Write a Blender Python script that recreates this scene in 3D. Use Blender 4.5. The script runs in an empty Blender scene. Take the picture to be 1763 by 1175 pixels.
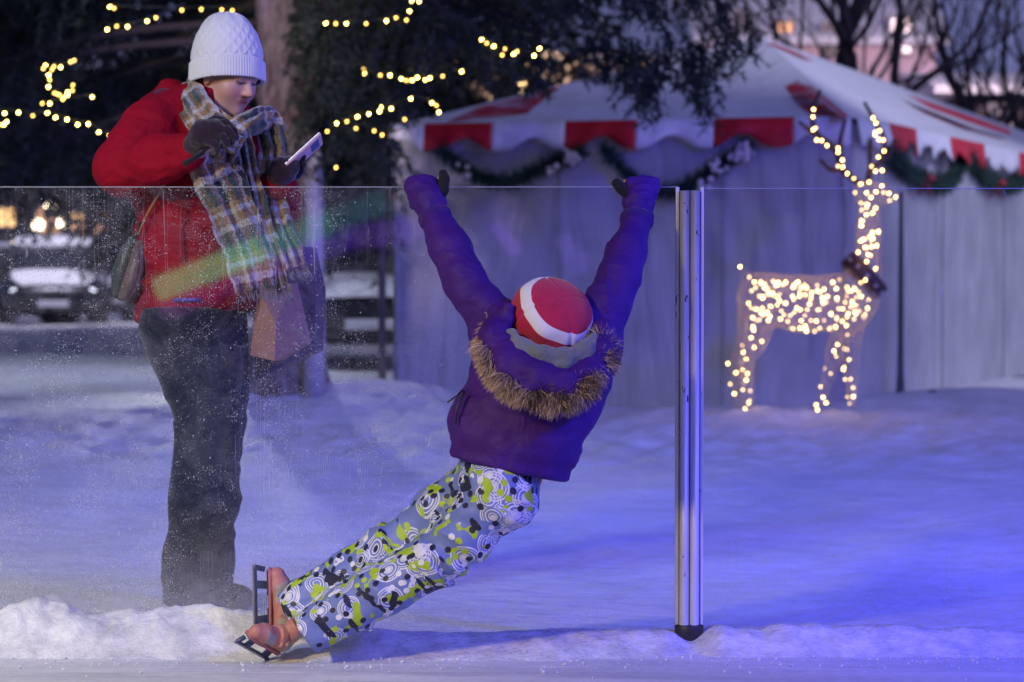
import bpy, bmesh, math, random
import numpy as np
from mathutils import Vector, Matrix

random.seed(7)
RNG = np.random.default_rng(11)
R = math.radians
# ------------------------------------------------------------------ camera, world, light
scn = bpy.context.scene
IW, IH, FPX, CAMZ, HOR = 1763.0, 1175.0, 4550.0, 1.0, 467.0
PITCH = math.atan((IH / 2 - HOR) / FPX)
cam_d = bpy.data.cameras.new('camera')
cam = bpy.data.objects.new('camera', cam_d)
scn.collection.objects.link(cam)
scn.camera = cam
cam.location = (0, 0, CAMZ)
cam.rotation_euler = (R(90) - PITCH, 0, 0)
cam_d.sensor_width = 36.0
cam_d.lens = FPX / IW * 36.0
cam_d.clip_start = 0.05
cam_d.clip_end = 2000
cam_d.dof.use_dof = True
cam_d.dof.focus_distance = 6.85
cam_d.dof.aperture_fstop = 4.2

world = bpy.data.worlds.new('World')
scn.world = world
world.use_nodes = True
wn, wl = world.node_tree.nodes, world.node_tree.links
wn.clear()
sky = wn.new('ShaderNodeTexSky')
sky.sky_type = 'NISHITA'
sky.sun_disc = False
sky.sun_elevation = R(2.0)
sky.sun_rotation = R(80)
tint = wn.new('ShaderNodeMix'); tint.data_type = 'RGBA'; tint.blend_type = 'MULTIPLY'
tint.inputs[0].default_value = 1.0
tint.inputs[7].default_value = (0.41, 0.47, 1.28, 1)
bg = wn.new('ShaderNodeBackground'); bg.inputs[1].default_value = 0.15
wo = wn.new('ShaderNodeOutputWorld')
bw = wn.new('ShaderNodeRGBToBW'); even = wn.new('ShaderNodeMix'); even.data_type = 'RGBA'; even.inputs[0].default_value = 0.72
wl.new(sky.outputs[0], bw.inputs[0]); wl.new(sky.outputs[0], even.inputs[6]); wl.new(bw.outputs[0], even.inputs[7])
wl.new(even.outputs[2], tint.inputs[6]); wl.new(tint.outputs[2], bg.inputs[0]); wl.new(bg.outputs[0], wo.inputs[0])

def lamp(name, kind, loc, target, energy, color, **kw):
    d = bpy.data.lights.new(name, kind)
    d.energy = energy; d.color = color
    for k, v in kw.items(): setattr(d, k, v)
    o = bpy.data.objects.new(name, d)
    scn.collection.objects.link(o)
    o.location = loc
    o.rotation_euler = (Vector(target) - Vector(loc)).to_track_quat('-Z', 'Y').to_euler()
    return o

# last of the daylight, the coloured rink lamps, street lamps and added fill spots
lamp('sun', 'SUN', (20, -8, 16), (0, 14, 0), 0.48, (0.56, 0.58, 1.0), angle=R(40))
lamp('rink_lamp_blue', 'SPOT', (6.5, 2.0, 5.0), (3.0, 9.6, 0), 6200, (0.02, 0.015, 1.0), spot_size=R(62), spot_blend=1.0, shadow_soft_size=0.5)
lamp('rink_lamp_violet', 'SPOT', (4.5, 1.5, 3.6), (0.9, 7.2, 0.3), 130, (0.20, 0.10, 1.0), spot_size=R(70), spot_blend=1.0, shadow_soft_size=0.35)
lamp('rink_lamp_warm', 'SPOT', (-4.0, 1.0, 3.6), (-2.1, 6.25, 0.0), 950, (1.0, 0.74, 0.24), spot_size=R(60), spot_blend=1.0, shadow_soft_size=0.3)
lamp('rink_lamp_white', 'SPOT', (-5.5, 1.0, 5.0), (-2.3, 8.4, 0.4), 1650, (0.52, 0.66, 1.0), spot_size=R(46), spot_blend=1.0, shadow_soft_size=0.5)
lamp('trunk_fill', 'SPOT', (-4.2, 3.0, 4.2), (-1.62, 18, 2.3), 5000, (1.0, 0.82, 0.84), spot_size=R(11), spot_blend=1.0, shadow_soft_size=0.3)  # unseen fill spot added to light only the spruce trunk
lamp('street_lamp_high', 'SPOT', (-6.2, 23, 7.0), (-4.0, 27, 0), 800, (0.74, 0.80, 1.0), spot_size=R(105), spot_blend=1.0, shadow_soft_size=0.4)
lamp('tent_fill', 'SPOT', (13, 13, 14), (4.0, 24, 2.6), 5000, (0.72, 0.72, 1.0), spot_size=R(30), spot_blend=0.8, shadow_soft_size=0.4)  # added fill from high right, brightens the tent roof
lamp('house_fill', 'SPOT', (9, 39, 6.5), (7.0, 50, 3.2), 2200, (1.0, 0.72, 0.80), spot_size=R(90), spot_blend=1.0, shadow_soft_size=0.4)  # invented spot, lifts the house front out of the dark
lamp('car_fill', 'SPOT', (-7.0, 41, 5.5), (-8.0, 50, 0.5), 1500, (0.85, 0.8, 1.0), spot_size=R(110), spot_blend=1.0, shadow_soft_size=0.3)  # no fixture; extra light put in so the parked cars show
lamp('street_lamp_light', 'SPOT', (-3.1, 28, 2.6), (-1.0, 7, 0.6), 1500, (0.80, 0.80, 1.0), spot_size=R(40), spot_blend=0.6, shadow_soft_size=0.12)

scn.view_settings.view_transform = 'Standard'
scn.view_settings.look = 'None'
scn.view_settings.exposure = 0.5
scn.view_settings.gamma = 1.0
scn.cycles.use_denoising = True
scn.cycles.max_bounces = 8
scn.cycles.transparent_max_bounces = 24
scn.cycles.caustics_reflective = False
scn.cycles.caustics_refractive = False
scn.cycles.sample_clamp_indirect = 4.0

# ------------------------------------------------------------------ helpers
def P(px, py, Y):
    """point at depth Y that the photograph shows at (px, py)"""
    c, s = math.cos(PITCH), math.sin(PITCH)
    u, v = (px - IW / 2) / FPX, (IH / 2 - py) / FPX
    d = (u, c + v * s, -s + v * c)
    t = Y / d[1]
    return np.array((d[0] * t, Y, CAMZ + d[2] * t))
def S(px, Y): return px * Y / FPX

def tag(o, label=None, cat=None, group=None, kind=None):
    if label: o['label'] = label
    if cat: o['category'] = cat
    if group: o['group'] = group
    if kind: o['kind'] = kind
    return o

def empty(name, loc=(0, 0, 0), label=None, cat=None, group=None, rz=0):
    o = bpy.data.objects.new(name, None)
    scn.collection.objects.link(o)
    o.location = loc; o.rotation_euler = (0, 0, rz)
    o.empty_display_size = 0.1
    return tag(o, label, cat, group)

def mk(name, V, Fc, mat, parent=None, smooth=True, uv=None, col=None, vec=None, mi=None, local=False):
    """link a mesh; V are world coordinates unless local"""
    me = bpy.data.meshes.new(name)
    V = np.asarray(V, dtype=np.float64)
    if parent is not None and not local:
        m = parent_matrix(parent).inverted()
        m = np.array(m)
        V = V @ m[:3, :3].T + m[:3, 3]
    if isinstance(Fc, np.ndarray):
        n, k = Fc.shape
        me.vertices.add(len(V)); me.vertices.foreach_set('co', V.astype(np.float32).ravel())
        me.loops.add(n * k); me.loops.foreach_set('vertex_index', Fc.astype(np.int32).ravel())
        me.polygons.add(n); me.polygons.foreach_set('loop_start', np.arange(0, n * k, k, dtype=np.int32))
        me.update(calc_edges=True)
    else:
        me.from_pydata([tuple(v) for v in V], [], Fc)
    me.validate()
    if smooth: me.polygons.foreach_set('use_smooth', np.ones(len(me.polygons), dtype=bool))
    mats = mat if isinstance(mat, (list, tuple)) else [mat]
    for m in mats: me.materials.append(m)
    if mi is not None: me.polygons.foreach_set('material_index', np.asarray(mi, dtype=np.int32))
    if col is not None:
        a = me.color_attributes.new('Col', 'FLOAT_COLOR', 'POINT')
        c = np.ones((len(V), 4), dtype=np.float32); c[:, :3] = col
        a.data.foreach_set('color', c.ravel())
    if vec is not None:
        a = me.attributes.new('puv', 'FLOAT_VECTOR', 'POINT')
        a.data.foreach_set('vector', np.asarray(vec, dtype=np.float32).ravel())
    me.update()
    o = bpy.data.objects.new(name, me)
    scn.collection.objects.link(o)
    if parent is not None: o.parent = parent
    return o

def parent_matrix(o):
    m = Matrix.LocRotScale(o.location, o.rotation_euler, o.scale)
    return parent_matrix(o.parent) @ m if o.parent else m

class MB:
    def __init__(s): s.v = []; s.f = []; s.m = []; s.p = []
    def add(s, V, Fc, m=0, puv=None):
        b = len(s.v)
        s.v += [tuple(map(float, x)) for x in V]; s.f += [tuple(b + i for i in f) for f in Fc]; s.m += [m] * len(Fc)
        s.p += [tuple(x) for x in puv] if puv is not None else [(0, 0, 0)] * len(V)
    def box(s, c, d, rot=None, m=0, bev=0.0):
        bm = bmesh.new(); bmesh.ops.create_cube(bm, size=1)
        for v in bm.verts: v.co = Vector((v.co.x * d[0], v.co.y * d[1], v.co.z * d[2]))
        if bev: bmesh.ops.bevel(bm, geom=list(bm.edges), offset=bev, segments=3, affect='EDGES', profile=0.5)
        s.bm(bm, c, rot, m)
    def bm(s, bm, c=(0, 0, 0), rot=None, m=0):
        Rm = rot.to_3x3() if rot is not None else Matrix.Identity(3)
        bm.verts.index_update()
        s.add([Rm @ v.co + Vector(c) for v in bm.verts], [[v.index for v in f.verts] for f in bm.faces], m); bm.free()
    def sphere(s, c, r, m=0, seg=10, ring=7, sc=(1, 1, 1), rot=None):
        bm = bmesh.new(); bmesh.ops.create_uvsphere(bm, u_segments=seg, v_segments=ring, radius=r)
        for v in bm.verts: v.co = Vector((v.co.x * sc[0], v.co.y * sc[1], v.co.z * sc[2]))
        s.bm(bm, c, rot, m)
    def tube(s, pts, rad, n=8, m=0, cap=True, flat=1.0, up=None, tw=None, profile=None, ulen=0.0):
        """sweep; flat scales the second axis"""
        pts = [Vector(p) for p in pts]; N = len(pts)
        if not isinstance(rad, (list, tuple, np.ndarray)): rad = [rad] * N
        ref = Vector(up) if up is not None else None
        V = []; UV = []; prev = None; L = ulen
        for i in range(N):
            t = (pts[min(i + 1, N - 1)] - pts[max(i - 1, 0)]).normalized()
            if ref is not None: a = ref - t * ref.dot(t)
            elif prev is None:
                a = Vector((0, 0, 1)) if abs(t.z) < 0.9 else Vector((1, 0, 0)); a = a - t * a.dot(t)
            else: a = prev - t * prev.dot(t)
            a.normalize(); prev = a.copy(); b = t.cross(a)
            if tw is not None:
                q = Matrix.Rotation(tw[i], 3, t); a2 = q @ a; b2 = q @ b
            else: a2, b2 = a, b
            if i: L += (pts[i] - pts[i - 1]).length
            for k in range(n):
                th = 2 * math.pi * k / n
                ra = rad[i]; fa = flat[i] if isinstance(flat, (list, tuple)) else flat
                ca, sa = math.cos(th), math.sin(th)
                if profile: ca, sa = profile(th, i)
                V.append(pts[i] + b2 * (ca * ra) + a2 * (sa * ra * fa))
                UV.append((L, ca * ra, sa))
        Fc = []
        for i in range(N - 1):
            for k in range(n):
                k2 = (k + 1) % n
                Fc.append((i * n + k, i * n + k2, (i + 1) * n + k2, (i + 1) * n + k))
        if cap: Fc.append(tuple(range(n))[::-1]); Fc.append(tuple((N - 1) * n + k for k in range(n)))
        s.add(V, Fc, m, UV)
    def build(s, name, mat, parent=None, smooth=True, local=False):
        return mk(name, s.v, s.f, mat, parent, smooth, mi=s.m, vec=s.p, local=local)

def spline(pts, n=8):
    """Catmull-Rom through pts (any dimension)"""
    p = np.array(pts, dtype=float); p = np.vstack([2 * p[0] - p[1], p, 2 * p[-1] - p[-2]]); out = []
    for i in range(1, len(p) - 2):
        for k in range(n):
            t = k / n
            out.append(0.5 * ((2 * p[i]) + (-p[i - 1] + p[i + 1]) * t + (2 * p[i - 1] - 5 * p[i] + 4 * p[i + 1] - p[i + 2]) * t * t + (-p[i - 1] + 3 * p[i] - 3 * p[i + 1] + p[i + 2]) * t ** 3))
    out.append(p[-2]); return np.array(out)

# ---- numpy noise
def _h(ix, iy, iz, s):
    n = (ix.astype(np.int64) * 374761393 + iy.astype(np.int64) * 668265263 + iz.astype(np.int64) * 2147483647 + s * 144665) & 0xffffffff
    n = ((n ^ (n >> 13)) * 1274126177) & 0xffffffff
    n = (n ^ (n >> 16)) * 2246822519 & 0xffffffff
    return ((n ^ (n >> 15)) & 0xffffff) / float(0xffffff)
def vn(p, s=0):
    p = np.asarray(p, dtype=float); f = np.floor(p); t = p - f; t = t * t * (3 - 2 * t)
    ix, iy, iz = f[:, 0], f[:, 1], f[:, 2]; r = 0
    for a in (0, 1):
        for b in (0, 1):
            for c in (0, 1):
                w = (t[:, 0] if a else 1 - t[:, 0]) * (t[:, 1] if b else 1 - t[:, 1]) * (t[:, 2] if c else 1 - t[:, 2])
                r = r + w * _h(ix + a, iy + b, iz + c, s)
    return r * 2 - 1
def fbm(p, o=3, s=0):
    r = 0; a = 1.0; q = np.asarray(p, dtype=float)
    for i in range(o): r = r + a * vn(q, s + i); q = q * 2.03 + 7.1; a *= 0.5
    return r
def ridge(p, s=0): return 1 - np.abs(vn(p, s)) * 2

# ---- signed distance shapes, meshed with surface nets
def rc(p, a, b, ra, rb, ysq=1.0):
    a = np.asarray(a, float); b = np.asarray(b, float); ab = b - a
    t = np.clip(((p - a) @ ab) / max(ab @ ab, 1e-9), 0, 1)
    q = p - (a + t[:, None] * ab)
    if ysq != 1.0: q = q * np.array((1, ysq, 1))
    return (np.sqrt((q * q).sum(1)) - (ra + t * (rb - ra))) / max(1.0, ysq)
def chain(p, pts, k=0.02, ysq=1.0):
    d = None
    for (a, ra), (b, rb) in zip(pts[:-1], pts[1:]):
        e = rc(p, a, b, ra, rb, ysq); d = e if d is None else smin(d, e, k)
    return d
def ell(p, c, r, M=None):
    q = p - np.asarray(c, float)
    if M is not None: q = q @ M
    r = np.asarray(r, float)
    k0 = np.sqrt(((q / r) ** 2).sum(1)); k1 = np.sqrt(((q / (r * r)) ** 2).sum(1)) + 1e-9
    return k0 * (k0 - 1) / k1
def smin(a, b, k):
    h = np.clip(0.5 + 0.5 * (b - a) / k, 0, 1); return b * (1 - h) + a * h - k * h * (1 - h)
def smax(a, b, k): return -smin(-a, -b, k)

def nets(f, lo, hi, h):
    lo = np.asarray(lo, float); hi = np.asarray(hi, float); B = 8
    n = np.ceil((hi - lo) / h).astype(int); n = ((n + B - 1) // B) * B
    G = np.ones(tuple(n), dtype=np.float32)
    nb = n // B
    cx = [lo[i] + (np.arange(nb[i]) * B + (B - 1) / 2) * h for i in range(3)]
    C = np.stack(np.meshgrid(*cx, indexing='ij'), -1).reshape(-1, 3)
    dc = f(C); act = np.abs(dc) < B * h * 1.6
    ids = np.stack(np.unravel_index(np.arange(len(C)), tuple(nb)), -1)
    for (i, j, k), d in zip(ids[~act], dc[~act]): G[i*B:i*B+B, j*B:j*B+B, k*B:k*B+B] = d
    off = np.stack(np.meshgrid(*[np.arange(B)] * 3, indexing='ij'), -1).reshape(-1, 3)
    A = ids[act]
    for s0 in range(0, len(A), 600):
        a = A[s0:s0 + 600]; I = (a[:, None, :] * B + off[None]).reshape(-1, 3)
        G[I[:, 0], I[:, 1], I[:, 2]] = f(lo + I * h)
    I = G < 0
    cnt = np.zeros(tuple(n - 1), dtype=np.int8)
    for a in (0, 1):
        for b in (0, 1):
            for c in (0, 1):
                cnt += I[a:n[0]-1+a, b:n[1]-1+b, c:n[2]-1+c]
    cells = np.argwhere((cnt > 0) & (cnt < 8))
    idx = -np.ones(tuple(n - 1), dtype=np.int64); idx[tuple(cells.T)] = np.arange(len(cells))
    acc = np.zeros((len(cells), 3)); num = np.zeros(len(cells))
    cor = [(a, b, c) for a in (0, 1) for b in (0, 1) for c in (0, 1)]
    for u in cor:
        for ax in range(3):
            if u[ax]: continue
            w = list(u); w[ax] = 1
            g0 = G[tuple((cells + u).T)]; g1 = G[tuple((cells + w).T)]
            m = (g0 < 0) != (g1 < 0)
            t = np.where(m, g0 / np.where(m, g0 - g1, 1), 0)
            pos = np.array(u, float)[None] + t[:, None] * (np.array(w) - np.array(u))[None]
            acc[m] += pos[m]; num[m] += 1
    V = lo + (cells + acc / num[:, None]) * h
    Fs = []
    for ax in range(3):
        b, c = (ax + 1) % 3, (ax + 2) % 3
        s0 = [slice(None)] * 3; s1 = [slice(None)] * 3; s0[ax] = slice(0, -1); s1[ax] = slice(1, None)
        e = np.argwhere(I[tuple(s0)] != I[tuple(s1)])
        e = e[(e[:, b] > 0) & (e[:, c] > 0) & (e[:, b] < n[b] - 1) & (e[:, c] < n[c] - 1)]
        ins = I[tuple(e.T)]
        q = []
        for db, dc2 in ((-1, -1), (0, -1), (0, 0), (-1, 0)):
            x = e.copy(); x[:, b] += db; x[:, c] += dc2; q.append(idx[tuple(x.T)])
        q = np.stack(q, 1); q[~ins] = q[~ins][:, ::-1]
        Fs.append(q)
    Fc = np.vstack(Fs); Fc = Fc[(Fc >= 0).all(1)]
    return V, Fc

def vnorm(V, Fc):
    a, b, c, d = (V[Fc[:, i]] for i in range(4))
    n = np.cross(c - a, d - b); N = np.zeros_like(V)
    for i in range(4): np.add.at(N, Fc[:, i], n)
    return N / (np.linalg.norm(N, axis=1)[:, None] + 1e-12)
def relax(V, Fc, it=2, w=0.5):
    for _ in range(it):
        A = np.zeros_like(V); c = np.zeros(len(V))
        for i in range(4):
            for j in ((i + 1) % 4, (i + 3) % 4):
                np.add.at(A, Fc[:, i], V[Fc[:, j]]); np.add.at(c, Fc[:, i], 1)
        V = V * (1 - w) + w * A / c[:, None]
    return V
def bounds(pts, pad): 
    a = np.array([p for p in pts]); return a.min(0) - pad, a.max(0) + pad

# ------------------------------------------------------------------ materials
def new_mat(name):
    m = bpy.data.materials.new(name); m.use_nodes = True
    nt = m.node_tree; return m, nt, nt.nodes['Principled BSDF']
def nd(nt, t, **kw):
    n = nt.nodes.new(t)
    for k, v in kw.items():
        if k.startswith('i_'): n.inputs[int(k[2:])].default_value = v
        else: setattr(n, k, v)
    return n
def coords(nt, kind='Object', scale=(1, 1, 1)):
    if kind == 'puv': t = nd(nt, 'ShaderNodeAttribute', attribute_name='puv'); o = t.outputs['Vector']
    else: t = nd(nt, 'ShaderNodeTexCoord'); o = t.outputs[kind]
    m = nd(nt, 'ShaderNodeMapping'); m.inputs['Scale'].default_value = scale
    nt.links.new(o, m.inputs[0]); return m.outputs[0]
def ramp(nt, fac, stops, interp='LINEAR'):
    r = nd(nt, 'ShaderNodeValToRGB'); r.color_ramp.interpolation = interp
    el = r.color_ramp.elements
    while len(el) > 1: el.remove(el[-1])
    el[0].position = stops[0][0]; c = stops[0][1]; el[0].color = (*c, 1) if len(c) == 3 else c
    for p, c in stops[1:]:
        e = el.new(p); e.color = (*c, 1) if len(c) == 3 else c
    nt.links.new(fac, r.inputs[0]); return r.outputs[0]
def mixc(nt, fac, a, b, mode='MIX'):
    m = nd(nt, 'ShaderNodeMix', data_type='RGBA', blend_type=mode)
    for s, i in ((fac, 0), (a, 6), (b, 7)):
        if hasattr(s, 'is_output'): nt.links.new(s, m.inputs[i])
        elif i == 0: m.inputs[0].default_value = s
        else: m.inputs[i].default_value = (*s, 1)
    return m.outputs[2]
def mth(nt, op, a, b=0.0, c=None, clamp=False):
    m = nd(nt, 'ShaderNodeMath', operation=op); m.use_clamp = clamp
    for i, s in enumerate((a, b) if c is None else (a, b, c)):
        if hasattr(s, 'is_output'): nt.links.new(s, m.inputs[i])
        else: m.inputs[i].default_value = s
    return m.outputs[0]
def noise(nt, vec, scale, detail=3, rough=0.55, dist=0.0):
    n = nd(nt, 'ShaderNodeTexNoise'); n.inputs['Scale'].default_value = scale; n.inputs['Detail'].default_value = detail
    n.inputs['Roughness'].default_value = rough; n.inputs['Distortion'].default_value = dist
    nt.links.new(vec, n.inputs['Vector']); return n.outputs['Fac']
def bump(nt, b, h, strength=0.3, dist=0.01):
    n = nd(nt, 'ShaderNodeBump'); n.inputs['Strength'].default_value = strength; n.inputs['Distance'].default_value = dist
    nt.links.new(h, n.inputs['Height']); nt.links.new(n.outputs[0], b.inputs['Normal'])
def simple(name, c, rough=0.7, var=0.15, scale=20.0, bscale=None, bstr=0.3, bdist=0.004, metal=0.0, kind='Object', sheen=0.0, mscale=(1, 1, 1), emis=None, estr=0.0):
    m, nt, b = new_mat(name)
    v = coords(nt, kind, mscale)
    n = noise(nt, v, scale)
    lo = tuple(x * (1 - var) for x in c); hi = tuple(min(1, x * (1 + var)) for x in c)
    nt.links.new(ramp(nt, n, [(0.3, lo), (0.7, hi)]), b.inputs['Base Color'])
    b.inputs['Roughness'].default_value = rough; b.inputs['Metallic'].default_value = metal
    b.inputs['Sheen Weight'].default_value = sheen
    if bscale: bump(nt, b, noise(nt, v, bscale, 4), bstr, bdist)
    if emis: b.inputs['Emission Color'].default_value = (*emis, 1); b.inputs['Emission Strength'].default_value = estr
    return m
def vcol(name, rough=0.6, bscale=None, bstr=0.2, bdist=0.002, sss=0.0):
    m, nt, b = new_mat(name)
    a = nd(nt, 'ShaderNodeAttribute', attribute_name='Col')
    v = coords(nt)
    nt.links.new(mixc(nt, 0.25, a.outputs[0], mixc(nt, noise(nt, v, 60), (0.55, 0.55, 0.55), (1, 1, 1)), 'MULTIPLY'), b.inputs['Base Color'])
    b.inputs['Roughness'].default_value = rough
    if sss: b.inputs['Subsurface Weight'].default_value = sss; b.inputs['Subsurface Radius'].default_value = (0.012, 0.005, 0.003)
    if bscale: bump(nt, b, noise(nt, v, bscale, 3), bstr, bdist)
    return m
def glow(name, c, s):
    m, nt, b = new_mat(name)
    b.inputs['Base Color'].default_value = (*c, 1); b.inputs['Emission Color'].default_value = (*c, 1); b.inputs['Emission Strength'].default_value = s
    return m
# ------------------------------------------------------------------ shared materials
def m_snow():
    m, nt, b = new_mat('snow')
    v = coords(nt)
    n = noise(nt, v, 1.3, 5, 0.6); n2 = noise(nt, v, 9, 5, 0.65)
    nt.links.new(ramp(nt, mixc(nt, 0.5, n, n2), [(0.3, (0.56, 0.56, 0.58)), (0.55, (0.78, 0.78, 0.79))]), b.inputs['Base Color'])
    b.inputs['Roughness'].default_value = 0.75
    h = mth(nt, 'ADD', noise(nt, v, 6, 5, 0.6), mth(nt, 'MULTIPLY', noise(nt, v, 45, 4, 0.7), 0.25))
    bump(nt, b, h, 0.55, 0.05); return m
def m_ice():
    m, nt, b = new_mat('ice')
    v = coords(nt); st = coords(nt, 'Object', (0.5, 3.5, 1))
    n = noise(nt, st, 2.2, 6, 0.65, 0.4); n2 = noise(nt, v, 30, 4, 0.7)
    nt.links.new(ramp(nt, mixc(nt, 0.35, n, n2), [(0.36, (0.52, 0.54, 0.57)), (0.6, (0.80, 0.80, 0.81))]), b.inputs['Base Color'])
    nt.links.new(ramp(nt, n, [(0.35, (0.28,) * 3), (0.65, (0.6,) * 3)]), b.inputs['Roughness'])
    w = nd(nt, 'ShaderNodeTexNoise'); w.inputs['Scale'].default_value = 14; w.inputs['Detail'].default_value = 2
    nt.links.new(coords(nt, 'Object', (0.3, 9, 1)), w.inputs['Vector'])
    bump(nt, b, mth(nt, 'ADD', w.outputs['Fac'], mth(nt, 'MULTIPLY', noise(nt, v, 70, 4, 0.7), 0.5)), 0.45, 0.006)
    b.inputs['Specular IOR Level'].default_value = 0.35
    def cutl(rot, sc, thr, off):
        mp = nd(nt, 'ShaderNodeMapping'); mp.inputs['Rotation'].default_value = (0, 0, rot); mp.inputs['Scale'].default_value = (sc * .03, sc, 1); mp.inputs['Location'].default_value = (off, off, 0)
        nt.links.new(coords(nt), mp.inputs[0]); nn = noise(nt, mp.outputs[0], 1.0, 1, .5)
        return mth(nt, 'LESS_THAN', mth(nt, 'ABSOLUTE', mth(nt, 'SUBTRACT', nn, .5)), thr)
    cuts = mth(nt, 'MAXIMUM', mth(nt, 'MAXIMUM', cutl(.12, 9, .006, 1), cutl(-.2, 7, .005, 5)), cutl(.5, 5, .004, 9))
    base = b.inputs['Base Color'].links[0].from_socket
    nt.links.new(mixc(nt, mth(nt, 'MULTIPLY', cuts, .55), base, (.86, .87, .88)), b.inputs['Base Color'])
    return m
M = {}
M['snow'] = m_snow(); M['ice'] = m_ice()
def m_sparkle():
    m, nt, b = new_mat('packed_snow')
    v = coords(nt)
    n = noise(nt, v, 12, 5, 0.7)
    nt.links.new(ramp(nt, n, [(0.3, (0.5, 0.5, 0.53)), (0.65, (0.82, 0.82, 0.82))]), b.inputs['Base Color'])
    nt.links.new(ramp(nt, noise(nt, v, 60, 3), [(0.42, (0.12,) * 3), (0.52, (0.8,) * 3)]), b.inputs['Roughness'])
    bump(nt, b, mth(nt, 'ADD', noise(nt, v, 18, 5, 0.65), mth(nt, 'MULTIPLY', noise(nt, v, 110, 3, 0.7), 0.35)), 0.5, 0.015); return m
M['ridge'] = m_sparkle()

# ------------------------------------------------------------------ ground
def hsnow(x, y):
    q = np.stack([x, y, np.zeros_like(x)], 1)
    g = lambda cx, cy, sx, sy, a: a * np.exp(-((x - cx) / sx) ** 2 - ((y - cy) / sy) ** 2)
    near = np.clip((y - 7.1) / 3, 0, 1)
    h = near * (0.030 * fbm(q * (0.9, 0.7, 1), 2, 3) + 0.010 * fbm(q * (3.2, 2.4, 1), 3, 9) + 0.03 * np.exp(-((y - 16) / 3.0) ** 2) * fbm(q * (8, 5, 1), 2, 19) * np.clip((y - 10) / 4, 0, 1))
    h = h + g(-1.45, 18.3, 0.85, 1.3, 0.22) + g(-0.75, 18.6, 0.55, 0.8, 0.09) + g(1.7, 17.2, 1.5, 0.8, 0.07) + g(0.9, 16.5, 1.2, 1.0, 0.06)
    h = h + g(2.55, 18.6, 0.8, 0.5, 0.10) + g(3.6, 19.8, 1.1, 0.9, 0.12) + g(0.2, 18.9, 0.9, 0.4, 0.07) + g(-6, 44, 12, 5, 0.12)
    return h - 0.01
def sheet(name, xs, ys, hf, mat, kind='structure'):
    X, Y = np.meshgrid(xs, ys, indexing='ij'); x, y = X.ravel(), Y.ravel()
    V = np.stack([x, y, hf(x, y)], 1); a, b = len(xs), len(ys)
    i, j = np.meshgrid(np.arange(a - 1), np.arange(b - 1), indexing='ij'); i = i.ravel(); j = j.ravel()
    Fc = np.stack([i * b + j, (i + 1) * b + j, (i + 1) * b + j + 1, i * b + j + 1], 1)
    return tag(mk(name, V, Fc, mat), kind=kind)
xs = np.concatenate([np.linspace(-200, -12, 12)[:-1], np.linspace(-12, 12, 400), np.linspace(12, 200, 12)[1:]])
ys = np.concatenate([np.linspace(6.95, 26, 330)[:-1], np.linspace(26, 60, 110)[:-1], np.linspace(60, 600, 12)])
sheet('snow_ground', xs, ys, hsnow, M['snow'])
sheet('ice', np.linspace(-30, 30, 60), np.linspace(-25, 6.95, 60), lambda x, y: 0 * x, M['ice'])

# ridge of ploughed snow frozen to the foot of the glass
hx = np.array([-3, -1.36, -1.25, -1.05, -0.9, -0.72, -0.6, -0.45, -0.3, -0.1, 0.1, 0.25, 0.4, 0.47, 0.56, 0.66, 0.74, 0.95, 1.1, 1.3, 1.5, 3])
hh = np.array([.11, .105, .135, .11, .095, .085, .06, .045, .035, .03, .045, .04, .045, .03, .05, .04, .05, .055, .05, .04, .035, .04])
xpost = P(1187, 600, 7)[0]
def hridge(x, y):
    a = np.interp(x, hx, hh); q = np.stack([x, y, 0 * x], 1)
    c = 6.985 + 0.02 * vn(q * 3, 5)
    c = c + 0.06 * np.exp(-((x - xpost) / .045) ** 2)
    t = np.where(y < c, (c - y) / (0.25 + 0.06 * vn(q * (2, 0, 0), 8)), (y - c) / 0.4)
    pr = np.clip(1 - t, 0, 1); pr = pr * pr * (3 - 2 * pr)
    return a * (1 + 0.22 * fbm(q * (9, 5, 1), 3, 2) + 0.06 * fbm(q * (26, 20, 1), 3, 4)) * pr - 0.012 * (1 - pr) + 0.003
sheet('snow_ridge', np.linspace(-3, 3, 900), np.linspace(6.55, 7.5, 150), hridge, M['ridge'])

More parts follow.
